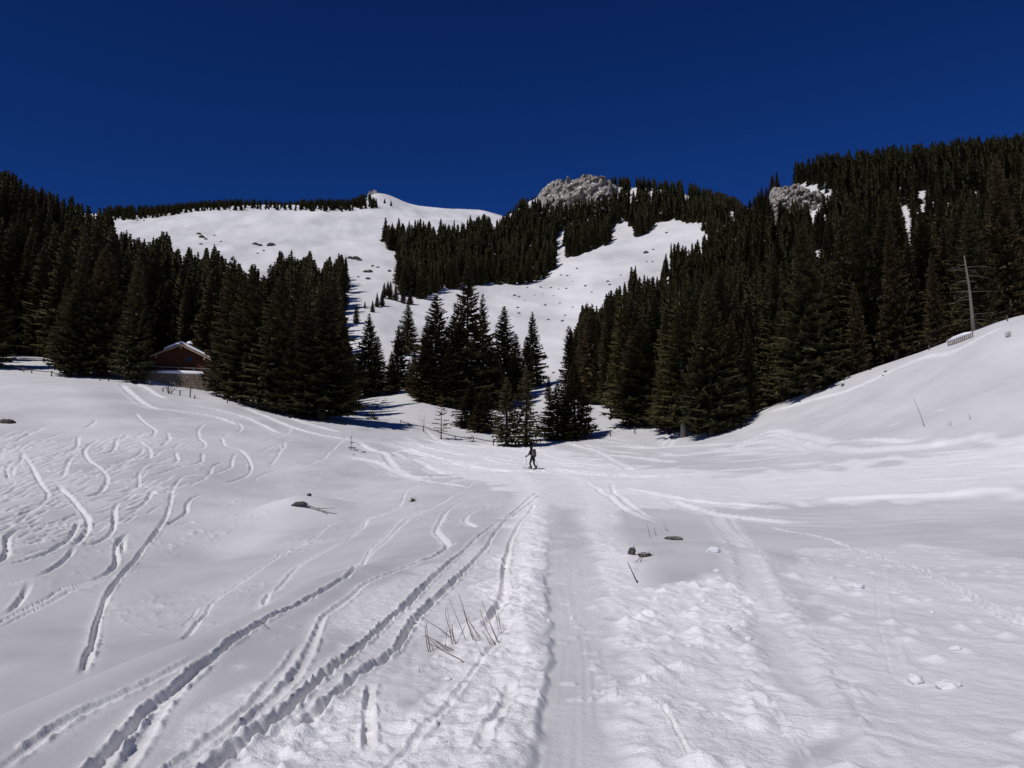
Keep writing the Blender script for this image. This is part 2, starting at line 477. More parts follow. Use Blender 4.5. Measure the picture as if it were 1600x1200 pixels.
def rock_mat(name, c1, c2, snow_from=0.62):
    m, nt, b = mat_base(name)
    tc = nt.nodes.new('ShaderNodeTexCoord')
    mp = nt.nodes.new('ShaderNodeMapping'); mp.inputs['Scale'].default_value = (1, 1, 0.55)
    nt.links.new(tc.outputs['Object'], mp.inputs[0])
    nz = nt.nodes.new('ShaderNodeTexNoise'); nz.inputs['Scale'].default_value = 0.35; nz.inputs['Detail'].default_value = 9; nz.inputs['Roughness'].default_value = 0.65
    nt.links.new(mp.outputs[0], nz.inputs['Vector'])
    cr = nt.nodes.new('ShaderNodeValToRGB')
    cr.color_ramp.elements[0].position = 0.34; cr.color_ramp.elements[1].position = 0.62
    cr.color_ramp.elements[0].color = (*c1, 1); cr.color_ramp.elements[1].color = (*c2, 1)
    nt.links.new(nz.outputs['Fac'], cr.inputs[0])
    ge = nt.nodes.new('ShaderNodeNewGeometry')
    sx = nt.nodes.new('ShaderNodeSeparateXYZ'); nt.links.new(ge.outputs['Normal'], sx.inputs[0])
    ad = nt.nodes.new('ShaderNodeMath'); ad.operation = 'MULTIPLY_ADD'; ad.inputs[1].default_value = 0.5; ad.inputs[2].default_value = -0.25
    nt.links.new(nz.outputs['Fac'], ad.inputs[0])
    a2 = nt.nodes.new('ShaderNodeMath'); a2.operation = 'ADD'; nt.links.new(ad.outputs[0], a2.inputs[0]); nt.links.new(sx.outputs['Z'], a2.inputs[1])
    r2 = nt.nodes.new('ShaderNodeMapRange'); r2.inputs[1].default_value = snow_from; r2.inputs[2].default_value = snow_from + 0.06
    nt.links.new(a2.outputs[0], r2.inputs[0])
    mx = nt.nodes.new('ShaderNodeMix'); mx.data_type = 'RGBA'; mx.inputs[7].default_value = (0.8, 0.8, 0.82, 1)
    nt.links.new(r2.outputs[0], mx.inputs[0]); nt.links.new(cr.outputs[0], mx.inputs[6]); nt.links.new(mx.outputs[2], b.inputs['Base Color'])
    b.inputs['Roughness'].default_value = 0.9; b.inputs['Specular IOR Level'].default_value = 0.15
    bp = nt.nodes.new('ShaderNodeBump'); bp.inputs['Strength'].default_value = 0.8; bp.inputs['Distance'].default_value = 1.0
    nt.links.new(nz.outputs['Fac'], bp.inputs['Height']); nt.links.new(bp.outputs[0], b.inputs['Normal'])
    return m

M_CLIFF = rock_mat("limestone", (0.15, 0.13, 0.112), (0.36, 0.33, 0.295), 0.80)
M_BOULDER = rock_mat("dark_stone", (0.03, 0.027, 0.024), (0.10, 0.09, 0.08), 0.93)
M_PALESTONE = noise_mat("grey_stone", (0.045, 0.04, 0.036), (0.19, 0.175, 0.155), 7, 0.9, 0.8, bdist=0.05)

# ------------------------------------------------------------------ the ground mesh
AZ0 = R(36.5)
NC = 810
az_in = np.linspace(-AZ0, AZ0, NC)
az_out = np.linspace(AZ0, 2 * pi - AZ0, 58)[1:-1]
az_all = np.concatenate([az_in, az_out])
segs = [(1.0, 3.2, .05), (3.2, 10, .0050), (10, 30, .0042), (30, 105, .0034), (105, 150, .007), (150, 1000, .0095), (1000, 2400, .03)]
rings = []
for a, b_, st in segs:
    n = int(math.log(b_ / a) / st)
    rings.append(np.exp(np.linspace(math.log(a), math.log(b_), n, endpoint=False)))
rings.append(np.array([2400.0]))
rings = np.concatenate(rings)
NRG = len(rings)
GX = rings[:, None] * np.sin(az_all)[None, :]
GY = rings[:, None] * np.cos(az_all)[None, :]
GZ = H(GX, GY)
CHOP = np.zeros_like(GZ, dtype=np.float32)
nearN = int(np.searchsorted(rings, 135.0))
IX = GX[:nearN, :NC]; IY = GY[:nearN, :NC]
DZ = np.zeros(IX.shape, np.float32)
CH = np.zeros(IX.shape, np.float32)

def smooth_line(P):
    P = np.asarray(P, float)
    Q = np.vstack([2 * P[0] - P[1], P, 2 * P[-1] - P[-2]])
    out = []
    for i in range(1, len(Q) - 2):
        d = np.hypot(*(P[i] - P[i - 1]))
        n = max(2, min(14, int(d / 0.35)))
        for t in np.linspace(0, 1, n, endpoint=False):
            a, b_, c, e = Q[i - 1], Q[i], Q[i + 1], Q[i + 2]
            out.append(0.5 * ((2 * b_) + (-a + c) * t + (2 * a - 5 * b_ + 4 * c - e) * t * t + (-a + 3 * b_ - 3 * c + e) * t ** 3))
    out.append(P[-1])
    return np.array(out)

_seed = [100]

def line_field(L, reach):
    """distance to a world polyline over the part of the grid it touches"""
    i0 = max(np.searchsorted(rings, np.hypot(L[:, 0], L[:, 1]).min() - reach) - 1, 0)
    i1 = min(np.searchsorted(rings, np.hypot(L[:, 0], L[:, 1]).max() + reach) + 1, nearN)
    az = np.arctan2(L[:, 0], L[:, 1]); dmin = max(np.hypot(L[:, 0], L[:, 1]).min(), 3)
    j0 = max(np.searchsorted(az_in, az.min() - reach / dmin) - 1, 0); j1 = min(np.searchsorted(az_in, az.max() + reach / dmin) + 1, NC)
    if i1 <= i0 or j1 <= j0:
        return None
    D = np.full((i1 - i0, j1 - j0), 99.0, np.float32); S = np.zeros_like(D); A = np.zeros_like(D)
    cum = np.concatenate([[0], np.cumsum(np.hypot(*np.diff(L, axis=0).T))])
    for k in range(len(L) - 1):
        p, q = L[k], L[k + 1]
        dd = sorted((hypot(*p), hypot(*q)))
        aa = sorted((math.atan2(p[0], p[1]), math.atan2(q[0], q[1])))
        rr = reach / max(dd[0], 3)
        r0 = max(np.searchsorted(rings, dd[0] - reach), i0); r1 = min(np.searchsorted(rings, dd[1] + reach) + 1, i1)
        c0 = max(np.searchsorted(az_in, aa[0] - rr), j0); c1 = min(np.searchsorted(az_in, aa[1] + rr) + 1, j1)
        if r1 <= r0 or c1 <= c0:
            continue
        x = IX[r0:r1, c0:c1]; y = IY[r0:r1, c0:c1]
        ex, ey = q - p; l2 = ex * ex + ey * ey + 1e-9
        t = np.clip(((x - p[0]) * ex + (y - p[1]) * ey) / l2, 0, 1)
        rx = x - p[0] - t * ex; ry = y - p[1] - t * ey
        dist = np.hypot(rx, ry)
        s = np.sign(ex * ry - ey * rx)
        sub = (slice(r0 - i0, r1 - i0), slice(c0 - j0, c1 - j0))
        m = dist < D[sub]
        D[sub] = np.where(m, dist, D[sub]); S[sub] = np.where(m, s, S[sub]); A[sub] = np.where(m, cum[k] + t * (cum[k + 1] - cum[k]), A[sub])
    return (slice(i0, i1), slice(j0, j1)), D, S, A, cum[-1]

WS = 0.42      # overall width of pressed tracks
def track(px_pts, w=0.2, depth=0.14, berm=0.06, rough=0.25, side=0.0, fade=0.6, chop=0.35, offset=0.0, world_pts=None, blur=0.5):
    """press a track into the snow; side > 0 throws the spoil to the left of the way it runs"""
    if world_pts is None:
        P = np.array(px_pts, float)
        x, y = hit(P[:, 0], P[:, 1])
        W = np.stack([x, y], 1)
    else:
        W = np.array(world_pts, float)
    L = smooth_line(W)
    dm_ = float(np.median(np.hypot(L[:, 0], L[:, 1])))
    if w < 0.45 and fade < 2 and world_pts is None:
        nr_ = dm_ < 16
        w = w * WS * (0.80 if not nr_ else 0.68); depth = depth * (0.62 if not nr_ else 0.18); rough = rough * (1 if not nr_ else 0.7); berm = berm * (0.6 - 0.2 * (dm_ < 16))
    if offset:
        t = np.gradient(L, axis=0); t /= np.linalg.norm(t, axis=1)[:, None] + 1e-9
        L = L + offset * np.stack([-t[:, 1], t[:, 0]], 1)
    r = line_field(L, w * 4.0 + 0.1)
    _seed[0] += 7
    if r is None:
        return
    sub, D, S, A, tot = r
    x = IX[sub]; y = IY[sub]
    ws_ = max(w * 0.95, 0.085)
    wob = fbm(x / ws_, y / ws_, 2, _seed[0], 0.5)
    wid = w * (1 + 0.22 * vnoise(A / (w * 16), A * 0, _seed[0] + 1))
    t = D / wid + rough * wob * 0.55
    tr = np.exp(-np.abs(t) ** 4)
    bm = np.exp(-((t - 1.55) / blur) ** 2) * (1 + side * S) * (0.5 + 1.1 * np.clip(fbm(x / 0.11, y / 0.14, 2, _seed[0] + 2), -0.45, 1))
    fd = sstep(0, fade, A) * sstep(0, fade, tot - A)
    dm = 1 + 0.28 * vnoise(A / (w * 22), A * 0 + 5, _seed[0] + 3)
    old = DZ[sub]
    if depth > 0:
        cut = -depth * dm * tr * fd
        new = np.where(tr > 0.02, np.minimum(old * (1 - 0.8 * tr * fd), cut), old)
        new = np.where((old < -0.02) & (tr > 0.02), np.minimum(old, cut), new)
    else:
        new = old - depth * tr * fd
    DZ[sub] = (new + berm * bm * fd * np.clip(1 + old / 0.06, 0, 1) + rough * 0.22 * abs(depth) * wob * np.exp(-(t / 2.0) ** 4) * fd).astype(np.float32)
    CH[sub] = np.maximum(CH[sub], (chop + .25) * np.exp(-(D / (w * 2.6)) ** 2) * fd)

def area_mask(poly):
    """smooth mask of a pixel-traced patch of snow, laid on the ground"""
    P = np.array(poly, float)
    x, y = hit(P[:, 0], P[:, 1])
    return in_poly(IX + WARPX, IY + WARPY, np.stack([x, y], 1))

def in_poly(x, y, P):
    inside = np.zeros(np.shape(x), bool)
    n = len(P)
    for i in range(n):
        x0, y0 = P[i]; x1, y1 = P[(i + 1) % n]
        c = ((y0 > y) != (y1 > y))
        if y1 != y0:
            inside ^= c & (x < (x1 - x0) * (y - y0) / (y1 - y0) + x0)
    return inside

# --- ski turns on the left bank
def turn(p, w=0.22, d=0.19, b=0.07, **k):
    track(p, w, d, b, rough=k.pop('rough', 0.22), fade=k.pop('fade', 1.7), **k)

turn([(360, 722), (342, 724), (332, 730), (325, 741), (302, 742), (282, 747), (272, 760), (268, 772), (265, 790), (255, 815), (240, 837), (220, 862), (200, 887), (187, 902), (172, 922), (160, 950), (150, 980), (142, 1012), (132, 1042), (124, 1060)], 0.22, 0.24, 0.08, side=0.5)
turn([(327, 742), (312, 751), (287, 757), (270, 764), (247, 772), (237, 767), (232, 777), (220, 790), (200, 797), (185, 800)], 0.24, 0.22)
turn([(196, 784), (185, 786), (179, 795), (179, 812), (175, 830), (162, 842), (145, 850), (130, 852), (117, 854)], 0.25, 0.22, side=0.5)
turn([(117, 852), (110, 865), (92, 882), (65, 897), (50, 905)], 0.26, 0.22)
turn([(127, 812), (120, 820), (112, 835), (105, 845), (82, 860), (50, 872), (12, 882), (-30, 890)], 0.22, 0.2)
turn([(122, 800), (112, 807), (87, 815), (60, 822), (37, 825), (17, 832), (10, 842), (11, 860), (2, 875), (-25, 890)], 0.26, 0.24)
turn([(90, 755), (96, 765), (105, 772), (117, 785), (127, 797), (135, 807), (137, 825), (127, 842), (112, 857)], 0.34, 0.16, 0.12, rough=0.5)
turn([(155, 686), (140, 694), (135, 699), (132, 707), (140, 720), (155, 730), (165, 740), (167, 750), (160, 765), (147, 772), (130, 777)], 0.28, 0.2, 0.09)
turn([(155, 655), (150, 657), (142, 663), (135, 667), (107, 671)], 0.26, 0.24)
turn([(128, 680), (122, 683), (121, 695), (115, 702), (100, 707), (75, 714), (50, 716), (25, 720)], 0.26, 0.2)
turn([(122, 708), (116, 711), (107, 720), (102, 735), (95, 745), (80, 750), (57, 751), (27, 751)], 0.24, 0.2)
turn([(205, 644), (212, 646), (220, 655), (232, 665), (242, 672), (237, 682), (220, 685), (210, 680), (190, 684), (182, 687), (180, 697), (172, 706), (155, 710), (140, 710)], 0.28, 0.2, 0.09, rough=0.4)
turn([(215, 688), (222, 693), (232, 700), (235, 712), (222, 719)], 0.32, 0.16, 0.12, rough=0.5)
turn([(224, 698), (220, 707), (207, 715), (187, 722), (175, 727)], 0.25, 0.2)
turn([(284, 705), (275, 707), (277, 717), (270, 725), (252, 727), (225, 735), (217, 740), (217, 755), (210, 762), (190, 769), (162, 771), (140, 775), (110, 777), (75, 782), (40, 788)], 0.25, 0.21)
turn([(318, 706), (316, 712), (315, 720), (300, 726), (282, 729), (260, 736), (232, 745)], 0.25, 0.2)
turn([(345, 683), (347, 687), (352, 697), (370, 702), (385, 712), (392, 727), (389, 740), (377, 747), (355, 754), (330, 757)], 0.27, 0.21, 0.1, side=-0.4)
turn([(330, 654), (347, 655), (367, 659), (377, 666), (372, 675), (357, 677), (347, 683)], 0.25, 0.18, 0.09)
turn([(320, 662), (316, 665), (310, 672), (312, 685), (320, 692), (317, 700), (302, 702), (275, 701), (237, 703)], 0.26, 0.2)
turn([(270, 674), (262, 676), (264, 686), (252, 696), (240, 698)], 0.25, 0.2)
turn([(380, 708), (367, 710), (362, 722), (360, 730), (342, 738), (325, 741)], 0.25, 0.2)
turn([(155, 656), (200, 656), (260, 655), (307, 651)], 0.2, 0.12, 0.03)
turn([(-20, 691), (0, 690), (25, 689), (40, 680), (55, 672), (75, 669)], 0.25, 0.2)
turn([(15, 752), (11, 738), (12, 727), (20, 720), (32, 717), (40, 708)], 0.24, 0.2)
turn([(19, 748), (20, 733), (32, 720), (36, 705)], 0.26, 0.2, rough=0.5)
turn([(38, 712), (45, 722), (55, 740), (65, 757), (75, 772), (67, 785), (45, 797), (15, 810), (-20, 818)], 0.27, 0.19, 0.1)
turn([(30, 758), (25, 761), (12, 770), (-20, 780)], 0.25, 0.2)
turn([(205, 830), (189, 841), (181, 855), (182, 877), (172, 892), (155, 901), (130, 915)], 0.23, 0.21)
turn([(200, 836), (193, 846), (192, 868)], 0.2, 0.18)
turn([(325, 770), (302, 777), (295, 783), (292, 789), (290, 800), (275, 812), (260, 820), (230, 826)], 0.25, 0.18)
turn([(300, 820), (298, 815), (285, 818), (262, 822)], 0.3, 0.1, 0.08)
turn([(48, 905), (45, 912), (40, 925), (25, 945), (10, 957), (-20, 970)], 0.26, 0.24)
for o in (-0.12, 0.16):
    turn([(175, 897), (135, 912), (100, 922), (80, 935), (45, 952), (15, 967), (-25, 988)], 0.12, 0.16, 0.03, offset=o)
turn([(70, 898), (60, 901), (25, 910), (0, 916), (-30, 925)], 0.2, 0.2)
turn([(547, 681), (527, 695), (510, 712), (495, 720), (472, 729), (430, 736), (410, 742), (395, 752)], 0.2, 0.2)
turn([(420, 728), (432, 715), (437, 706), (445, 697), (446, 690), (470, 686)], 0.25, 0.16)
turn([(400, 714), (425, 710), (437, 703), (432, 696), (405, 709)], 0.22, 0.13)
turn([(410, 690), (430, 684), (450, 676), (455, 665)], 0.22, 0.14)
for _k in range(150):              # fainter turns between them
    x0 = random.uniform(-20, 360); y0 = random.uniform(665, 850)
    if y0 > 905 - 0.42 * max(x0, 0):
        continue
    pts = [(x0, y0)]
    for s_ in range(random.randint(4, 8)):
        pts.append((pts[-1][0] - random.uniform(14, 34), pts[-1][1] + random.uniform(-1, 4) + (8 if s_ % 2 else 0)))
    turn(pts, 0.18, 0.13, 0.04)

# --- tracks through the hollow and along the shelf
track([(535, 814), (515, 820), (495, 837), (475, 850), (450, 862), (420, 879), (390, 900), (362, 920), (332, 942), (317, 965), (300, 985), (282, 1000)], 0.16, 0.13, 0.04, 0.3)
track([(332, 942), (322, 958), (310, 975)], 0.10, 0.1, 0.02, offset=-0.35)
track([(680, 742), (660, 754), (635, 767), (630, 780), (620, 795), (595, 806), (575, 812), (567, 825), (550, 837), (525, 852), (487, 872), (460, 890), (445, 907), (432, 922), (415, 937), (398, 955)], 0.17, 0.12, 0.05, 0.4)
track([(800, 742), (775, 746), (745, 752), (725, 764), (695, 782), (670, 795), (640, 806), (620, 817), (600, 840), (575, 865), (550, 890), (532, 905), (500, 925), (470, 942), (437, 957), (400, 977), (362, 1002), (345, 1017), (317, 1035), (275, 1072), (240, 1102), (217, 1125), (190, 1155), (160, 1187), (120, 1230), (60, 1300)], 0.12, 0.11, 0.05, 0.45)
track([(725, 764), (695, 784), (670, 798), (640, 811), (605, 845), (575, 872), (548, 896)], 0.08, 0.07, 0.02, 0.2)
track([(345, 1022), (317, 1042), (280, 1078), (250, 1110), (232, 1140), (215, 1167), (200, 1190), (165, 1240), (120, 1300)], 0.16, 0.14, 0.08, 0.6)
track([(320, 1020), (280, 1040), (240, 1062), (190, 1085), (130, 1112), (80, 1142), (40, 1172), (5, 1197), (-40, 1225)], 0.13, 0.10, 0.06, 0.6)
track([(725, 782), (700, 797), (685, 820), (682, 830), (697, 847), (697, 857), (660, 877)], 0.2, 0.12, 0.07, 0.4)
track([(765, 790), (745, 797), (730, 806), (728, 816), (745, 824)], 0.2, 0.1, 0.06, 0.4)
track([(712, 847), (650, 880), (612, 895), (575, 910), (550, 932), (525, 950), (507, 962), (500, 977), (487, 1010), (477, 1032), (457, 1062), (432, 1085), (400, 1118), (350, 1152), (300, 1185), (230, 1235), (150, 1300)], 0.15, 0.15, 0.07, 0.45)
track([(470, 1005), (460, 1020), (447, 1042), (425, 1067), (400, 1095), (360, 1130), (320, 1160), (270, 1200), (180, 1270)], 0.13, 0.13, 0.04, 0.3)
track([(840, 770), (800, 802), (755, 832), (725, 860), (687, 893), (645, 935), (612, 965), (580, 995), (550, 1020), (512, 1050), (482, 1077), (457, 1100), (425, 1127), (380, 1162), (335, 1200), (270, 1255)], 0.15, 0.15, 0.07, 0.5)
track([(845, 775), (800, 808), (775, 830), (760, 855), (737, 880), (712, 905), (687, 930), (660, 955), (640, 980), (617, 1017), (580, 1042), (550, 1060), (525, 1085), (495, 1107), (472, 1140)], 0.15, 0.15, 0.07, 0.55)
track([(835, 790), (805, 830), (790, 880), (788, 930), (770, 960), (757, 985)], 0.16, 0.12, 0.07, 0.7)
track([(800, 975), (762, 1020), (732, 1060), (700, 1100), (665, 1142), (620, 1192), (560, 1260)], 0.10, 0.10, 0.03, 0.25)
track([(581, 1068), (575, 1100), (577, 1137), (575, 1172)], 0.11, 0.17, 0.06, 0.5, fade=0.2)
track([(800, 1060), (785, 1110), (760, 1150), (735, 1200)], 0.13, 0.08, 0.06, 0.8)
# fans of packed lines where everybody comes together by the trees
for pts in ([(555, 687), (585, 705), (607, 720), (637, 745), (657, 747), (712, 746), (775, 746)],
            [(515, 712), (550, 716), (585, 722), (615, 737), (637, 745)],
            [(607, 705), (625, 715), (650, 720), (675, 735), (700, 742)],
            [(662, 670), (687, 690), (725, 697), (800, 700), (860, 706)],
            [(640, 690), (680, 703), (730, 712), (800, 715)], [(620, 700), (660, 712), (720, 722), (800, 727)],
            [(600, 690), (640, 703), (690, 718), (750, 732), (810, 738)], [(880, 690), (930, 705), (960, 722), (985, 735)],
            [(900, 700), (960, 697), (1020, 700), (1080, 692)], [(187, 600), (212, 622), (237, 637), (275, 642), (337, 652), (375, 667)],
            [(200, 595), (225, 605), (240, 615), (262, 625)], [(262, 628), (300, 634), (337, 640), (375, 650), (400, 660), (440, 680)],
            [(300, 617), (337, 627), (375, 635), (400, 645), (470, 672), (560, 690)], [(420, 640), (480, 662), (540, 678)],
            [(870, 715), (940, 712), (1000, 716), (1060, 724)], [(860, 730), (920, 742), (1000, 745), (1090, 740)],
            [(1130, 700), (1200, 676), (1237, 680), (1275, 687), (1312, 692), (1400, 690), (1480, 676)], [(1120, 706), (1200, 681), (1250, 692), (1300, 699)],
            [(1030, 700), (1045, 680), (1055, 672)], [(1040, 702), (1060, 676)], [(560, 640), (610, 650), (680, 668)]):
    track(pts, 0.32, 0.10, 0.09, 0.35, fade=3.0)
for k in range(60):
    x0 = random.uniform(540, 930); y0 = random.uniform(665, 735)
    n_ = random.uniform(60, 170); s_ = random.uniform(-0.02, 0.22)
    track([(x0, y0), (x0 + n_ / 2, y0 + n_ * s_ * 0.65), (x0 + n_, y0 + n_ * s_)], random.uniform(.12, .24), 0.06, 0.045, 0.5, fade=3.0)
for k in range(46):              # the groomed side piste on the right
    x0 = random.uniform(930, 1560); y0 = 742 - 0.03 * max(0, x0 - 1150) + random.uniform(-42, 32)
    n_ = random.uniform(80, 260)
    track([(x0, y0), (x0 + n_ / 2, y0 - n_ * 0.02), (x0 + n_, y0 - n_ * random.uniform(0.03, 0.09))], random.uniform(.15, .4), 0.045, 0.03, 0.6, fade=4.0)
# --- right-hand slope
track([(1180, 652), (1290, 620), (1350, 600), (1400, 577), (1450, 557), (1500, 545), (1600, 503)], 0.25, 0.16, 0.08, 0.3, fade=3)
for a_, b_ in (((1330, 690), (1365, 677)), ((1382, 671), (1415, 655)), ((1425, 651), (1447, 646)), ((1455, 644), (1478, 640)), ((1478, 636), (1503, 625)), ((1516, 617), (1540, 609)), ((1560, 601), (1592, 590))):
    track([a_, ((a_[0] + b_[0]) / 2, (a_[1] + b_[1]) / 2 - 0.5), b_], 0.3, 0.08, 0.1, 0.4, fade=0.8)
track([(1020, 706), (1060, 712), (1120, 705), (1200, 690), (1300, 702), (1420, 700), (1600, 672)], 0.5, 0.10, 0.05, 0.2, fade=4)
track([(1190, 795), (1300, 782), (1420, 776), (1520, 768), (1640, 755)], 0.6, -0.14, 0.0, 0.3, fade=3)
track([(1200, 822), (1260, 835), (1340, 860), (1420, 885), (1480, 910), (1540, 945), (1620, 985), (1720, 1030), (1900, 1110)], 0.16, 0.13, 0.07, 0.4)
track([(1110, 800), (1145, 840), (1162, 862), (1172, 890), (1187, 925), (1200, 955), (1222, 1000), (1240, 1050), (1252, 1100), (1270, 1160), (1290, 1230)], 0.22, 0.028, 0.022, 0.9, fade=2.1)
track([(1140, 800), (1175, 850), (1205, 900), (1235, 960), (1262, 1010), (1290, 1060), (1330, 1130), (1380, 1220)], 0.09, -0.02, 0.0, 1.0, fade=2.1)
track([(912, 750), (950, 775), (975, 795), (1012, 812), (1030, 822)], 0.13, 0.06, 0.035, 0.5, fade=2.6, chop=.1)
track([(955, 755), (960, 770), (1000, 800), (1040, 817)], 0.12, 0.06, 0.035, 0.5, fade=2.6, chop=.1)
track([(960, 760), (1030, 775), (1100, 785), (1170, 790), (1250, 800)], 0.3, 0.08, 0.05, 0.4, fade=2)
track([(1040, 780), (1100, 800), (1180, 812), (1290, 818)], 0.3, 0.08, 0.05, 0.4, fade=2)
# the path of a rolling snow lump
track([(1386, 888), (1387, 915), (1390, 945), (1396, 975), (1406, 1007), (1418, 1042), (1428, 1060)], 0.11, -0.035, 0.0, 0.25, fade=0.3)
track([(1386, 888), (1387, 915), (1390, 945), (1396, 975), (1406, 1007), (1418, 1042), (1428, 1060)], 0.035, 0.05, 0.0, 0.3, fade=0.3, offset=-0.16)
# foot-trenches, lower right
track([(1190, 1075), (1215, 1110), (1240, 1140), (1275, 1210)], 0.07, 0.06, 0.03, 0.9)
track([(1010, 1090), (1040, 1115), (1060, 1150), (1095, 1210)], 0.05, 0.07, 0.03, 0.9)
track([(960, 1070), (1000, 1090), (1060, 1105), (1130, 1115), (1190, 1145)], 0.07, 0.06, 0.04, 0.9)

# --- the packed trail: a flat ribbon with broken-up snow pushed to either side
TRAIL = np.array([(915, 1330), (910, 1200), (908, 1100), (905, 1000), (888, 900), (884, 840), (880, 800), (878, 770), (862, 750), (842, 738)], float)
_tx, _ty = hit(TRAIL[:, 0], TRAIL[:, 1])
_L = smooth_line(np.stack([_tx, _ty], 1))
sub, D, S, A, tot = line_field(_L, 4.5)
x = IX[sub]; y = IY[sub]
wob = fbm(x / 0.35, y / 0.5, 3, 61)
half = 0.225 + 0.011 * np.hypot(x, y)
t = D / half
dtr = np.hypot(x, y)
flat = np.where(S > 0, 1 - sstep(0.85, 1.12, t + 0.22 * wob), 1 - sstep(0.6, 1.7, t + 0.7 * wob)) * (1 - 0.85 * sstep(13, 30, dtr))
DZ[sub] = DZ[sub] * (1 - 0.9 * flat) - 0.045 * flat * (0.55 + 0.45 * np.clip(vnoise(A / 1.7, A * 0, 66) + .4, 0, 1))
spoilL = np.exp(-((t - 1.75) / 0.75) ** 2)
DZ[sub] += (spoilL * (0.03 + 0.06 * wob + 0.05 * fbm(x / 0.9, y / 1.4, 2, 63)) * np.where(S > 0, 1.2, 0.6) * (1 - 0.6 * sstep(14, 40, dtr))).astype(np.float32)
CH[sub] = np.maximum(CH[sub], np.exp(-((t - 2.0) / 1.6) ** 2) * (1 - flat))
CH[sub] *= (1 - 0.8 * flat)
DZ[sub] += (flat * (0.0035 * vnoise(D * S * 26, A * 0.25, 64) + 0.012 * fbm(x / 0.5, y / 1.6, 3, 65))).astype(np.float32)
# skate marks and steps across the ribbon
for k in range(70):
    s_ = (k + random.random()) / 70
    i = min(int((0.08 + 0.8 * s_ ** 1.6) * len(_L)), len(_L) - 2)
    p = _L[i]; tn = _L[i + 1] - p; tn /= np.linalg.norm(tn) + 1e-9; nn = np.array([-tn[1], tn[0]])
    o = random.uniform(-0.28, 0.28); ln_ = random.uniform(0.03, 0.10)
    a_ = p + nn * (o - ln_) ; b_ = p + nn * (o + ln_) + tn * random.uniform(-.04, .04)
    track(None, random.uniform(.02, .04), -0.03, 0.0, 0.9, fade=0.03, world_pts=[a_, (a_ + b_) / 2, b_])

# --- broken, trodden snow
def blurmask(m, n=7):
    m = m.astype(np.float32)
    for _ in range(n):
        m[1:-1] = (m[:-2] + 2 * m[1:-1] + m[2:]) / 4
        m[:, 1:-1] = (m[:, :-2] + 2 * m[:, 1:-1] + m[:, 2:]) / 4
    return m

dist = np.hypot(IX, IY)
WARPX = (0.25 + 0.02 * dist) * 1.5 * fbm(IX / (0.9), IY / 1.6, 4, 301)
WARPY = (0.35 + 0.06 * dist) * 1.5 * fbm(IX / (0.9) + 40, IY / 1.6, 4, 305)
chopL = blurmask(area_mask([(845, 765), (862, 800), (855, 900), (845, 1000), (860, 1330), (600, 1330), (560, 1150), (640, 1080), (700, 1000), (770, 880), (810, 790)]), 14)
chopB = blurmask(area_mask([(640, 1330), (600, 1130), (520, 1090), (430, 1130), (330, 1200), (300, 1330)]), 14)
chopR = blurmask(area_mask([(905, 770), (960, 860), (985, 960), (960, 1010), (990, 1330), (1290, 1330), (1220, 1080), (1170, 940), (1130, 905), (1000, 905), (950, 790)]), 26)
chopRR = blurmask(area_mask([(1240, 860), (1400, 840), (1700, 880), (2400, 900), (2600, 1330), (1330, 1330), (1270, 1060), (1215, 930)]), 16)
chopS = blurmask(area_mask([(720, 860), (800, 840), (640, 1080), (520, 1150), (330, 1330), (130, 1330), (330, 1130), (470, 1010), (580, 930)]), 22)
mush = blurmask(area_mask([(600, 680), (850, 690), (1000, 730), (1150, 745), (1640, 660), (2300, 600), (2300, 720), (1640, 768), (1180, 790), (1000, 800), (870, 790), (700, 745)]), 12)
n1 = fbm(IX / 0.55, IY / 0.75, 4, 41)
n2 = fbm(IX / 0.16, IY / 0.2, 3, 47)
rid = 1 - np.abs(fbm(IX / 0.4, IY / 0.55, 3, 53)) * 2.2
W1, id1 = worley(IX / 0.42, IY / 0.42, 71)
W2, id2 = worley(IX / 0.17, IY / 0.17, 77)
lump1 = np.where(id1 > 0.55, np.clip(0.36 - W1, 0, 1) * 2.2, 0)
lump2 = np.where(id2 > 0.6, np.clip(0.36 - W2, 0, 1) * 2.2, 0)
scale_far = 1 - sstep(14, 40, dist)
flat_all = np.zeros(IX.shape, np.float32); flat_all[sub] = flat
keep = 1 - flat_all
DZ += ((chopL * (0.030 * n1 + 0.030 * n2 + 0.05 * lump1 * 0.7 + 0.042 * lump2)
        + chopS * (0.012 * n1 + 0.014 * n2 + 0.02 * lump2)
        + chopB * (0.028 * n1 + 0.02 * n2 + 0.028 * lump2)
        + chopR * (0.050 * n1 + 0.016 * n2 + 0.09 * lump1 + 0.030 * lump2 * (vnoise(IX / 1.1, IY / 1.1, 83) > 0))
        + chopRR * (0.055 * n1 + 0.006 * n2 + 0.07 * lump1 * (id1 > 0.8))) * (0.35 + 0.65 * scale_far) * keep).astype(np.float32)
DZ += (mush * (0.035 * fbm(IX / 1.6, IY / 0.9, 4, 91) + 0.02 * fbm(IX / 0.6, IY / 0.5, 2, 95)) * sstep(15, 30, dist)).astype(np.float32)
cr_ = np.clip(fbm(IX / 0.22, IY / 0.3, 3, 141) - 0.22, 0, 1) * np.clip(fbm(IX / 2.6, IY / 3.4, 2, 143) + 0.15, 0, 1)
DZ += (cr_ * 0.16 * sstep(3.0, -1.0, IX) * (1 - sstep(60, 90, dist)) * (0.45 + 0.55 * sstep(12, 35, dist)) * keep).astype(np.float32)
DZ = np.where(dist < 20, np.maximum(DZ, -0.105), DZ)
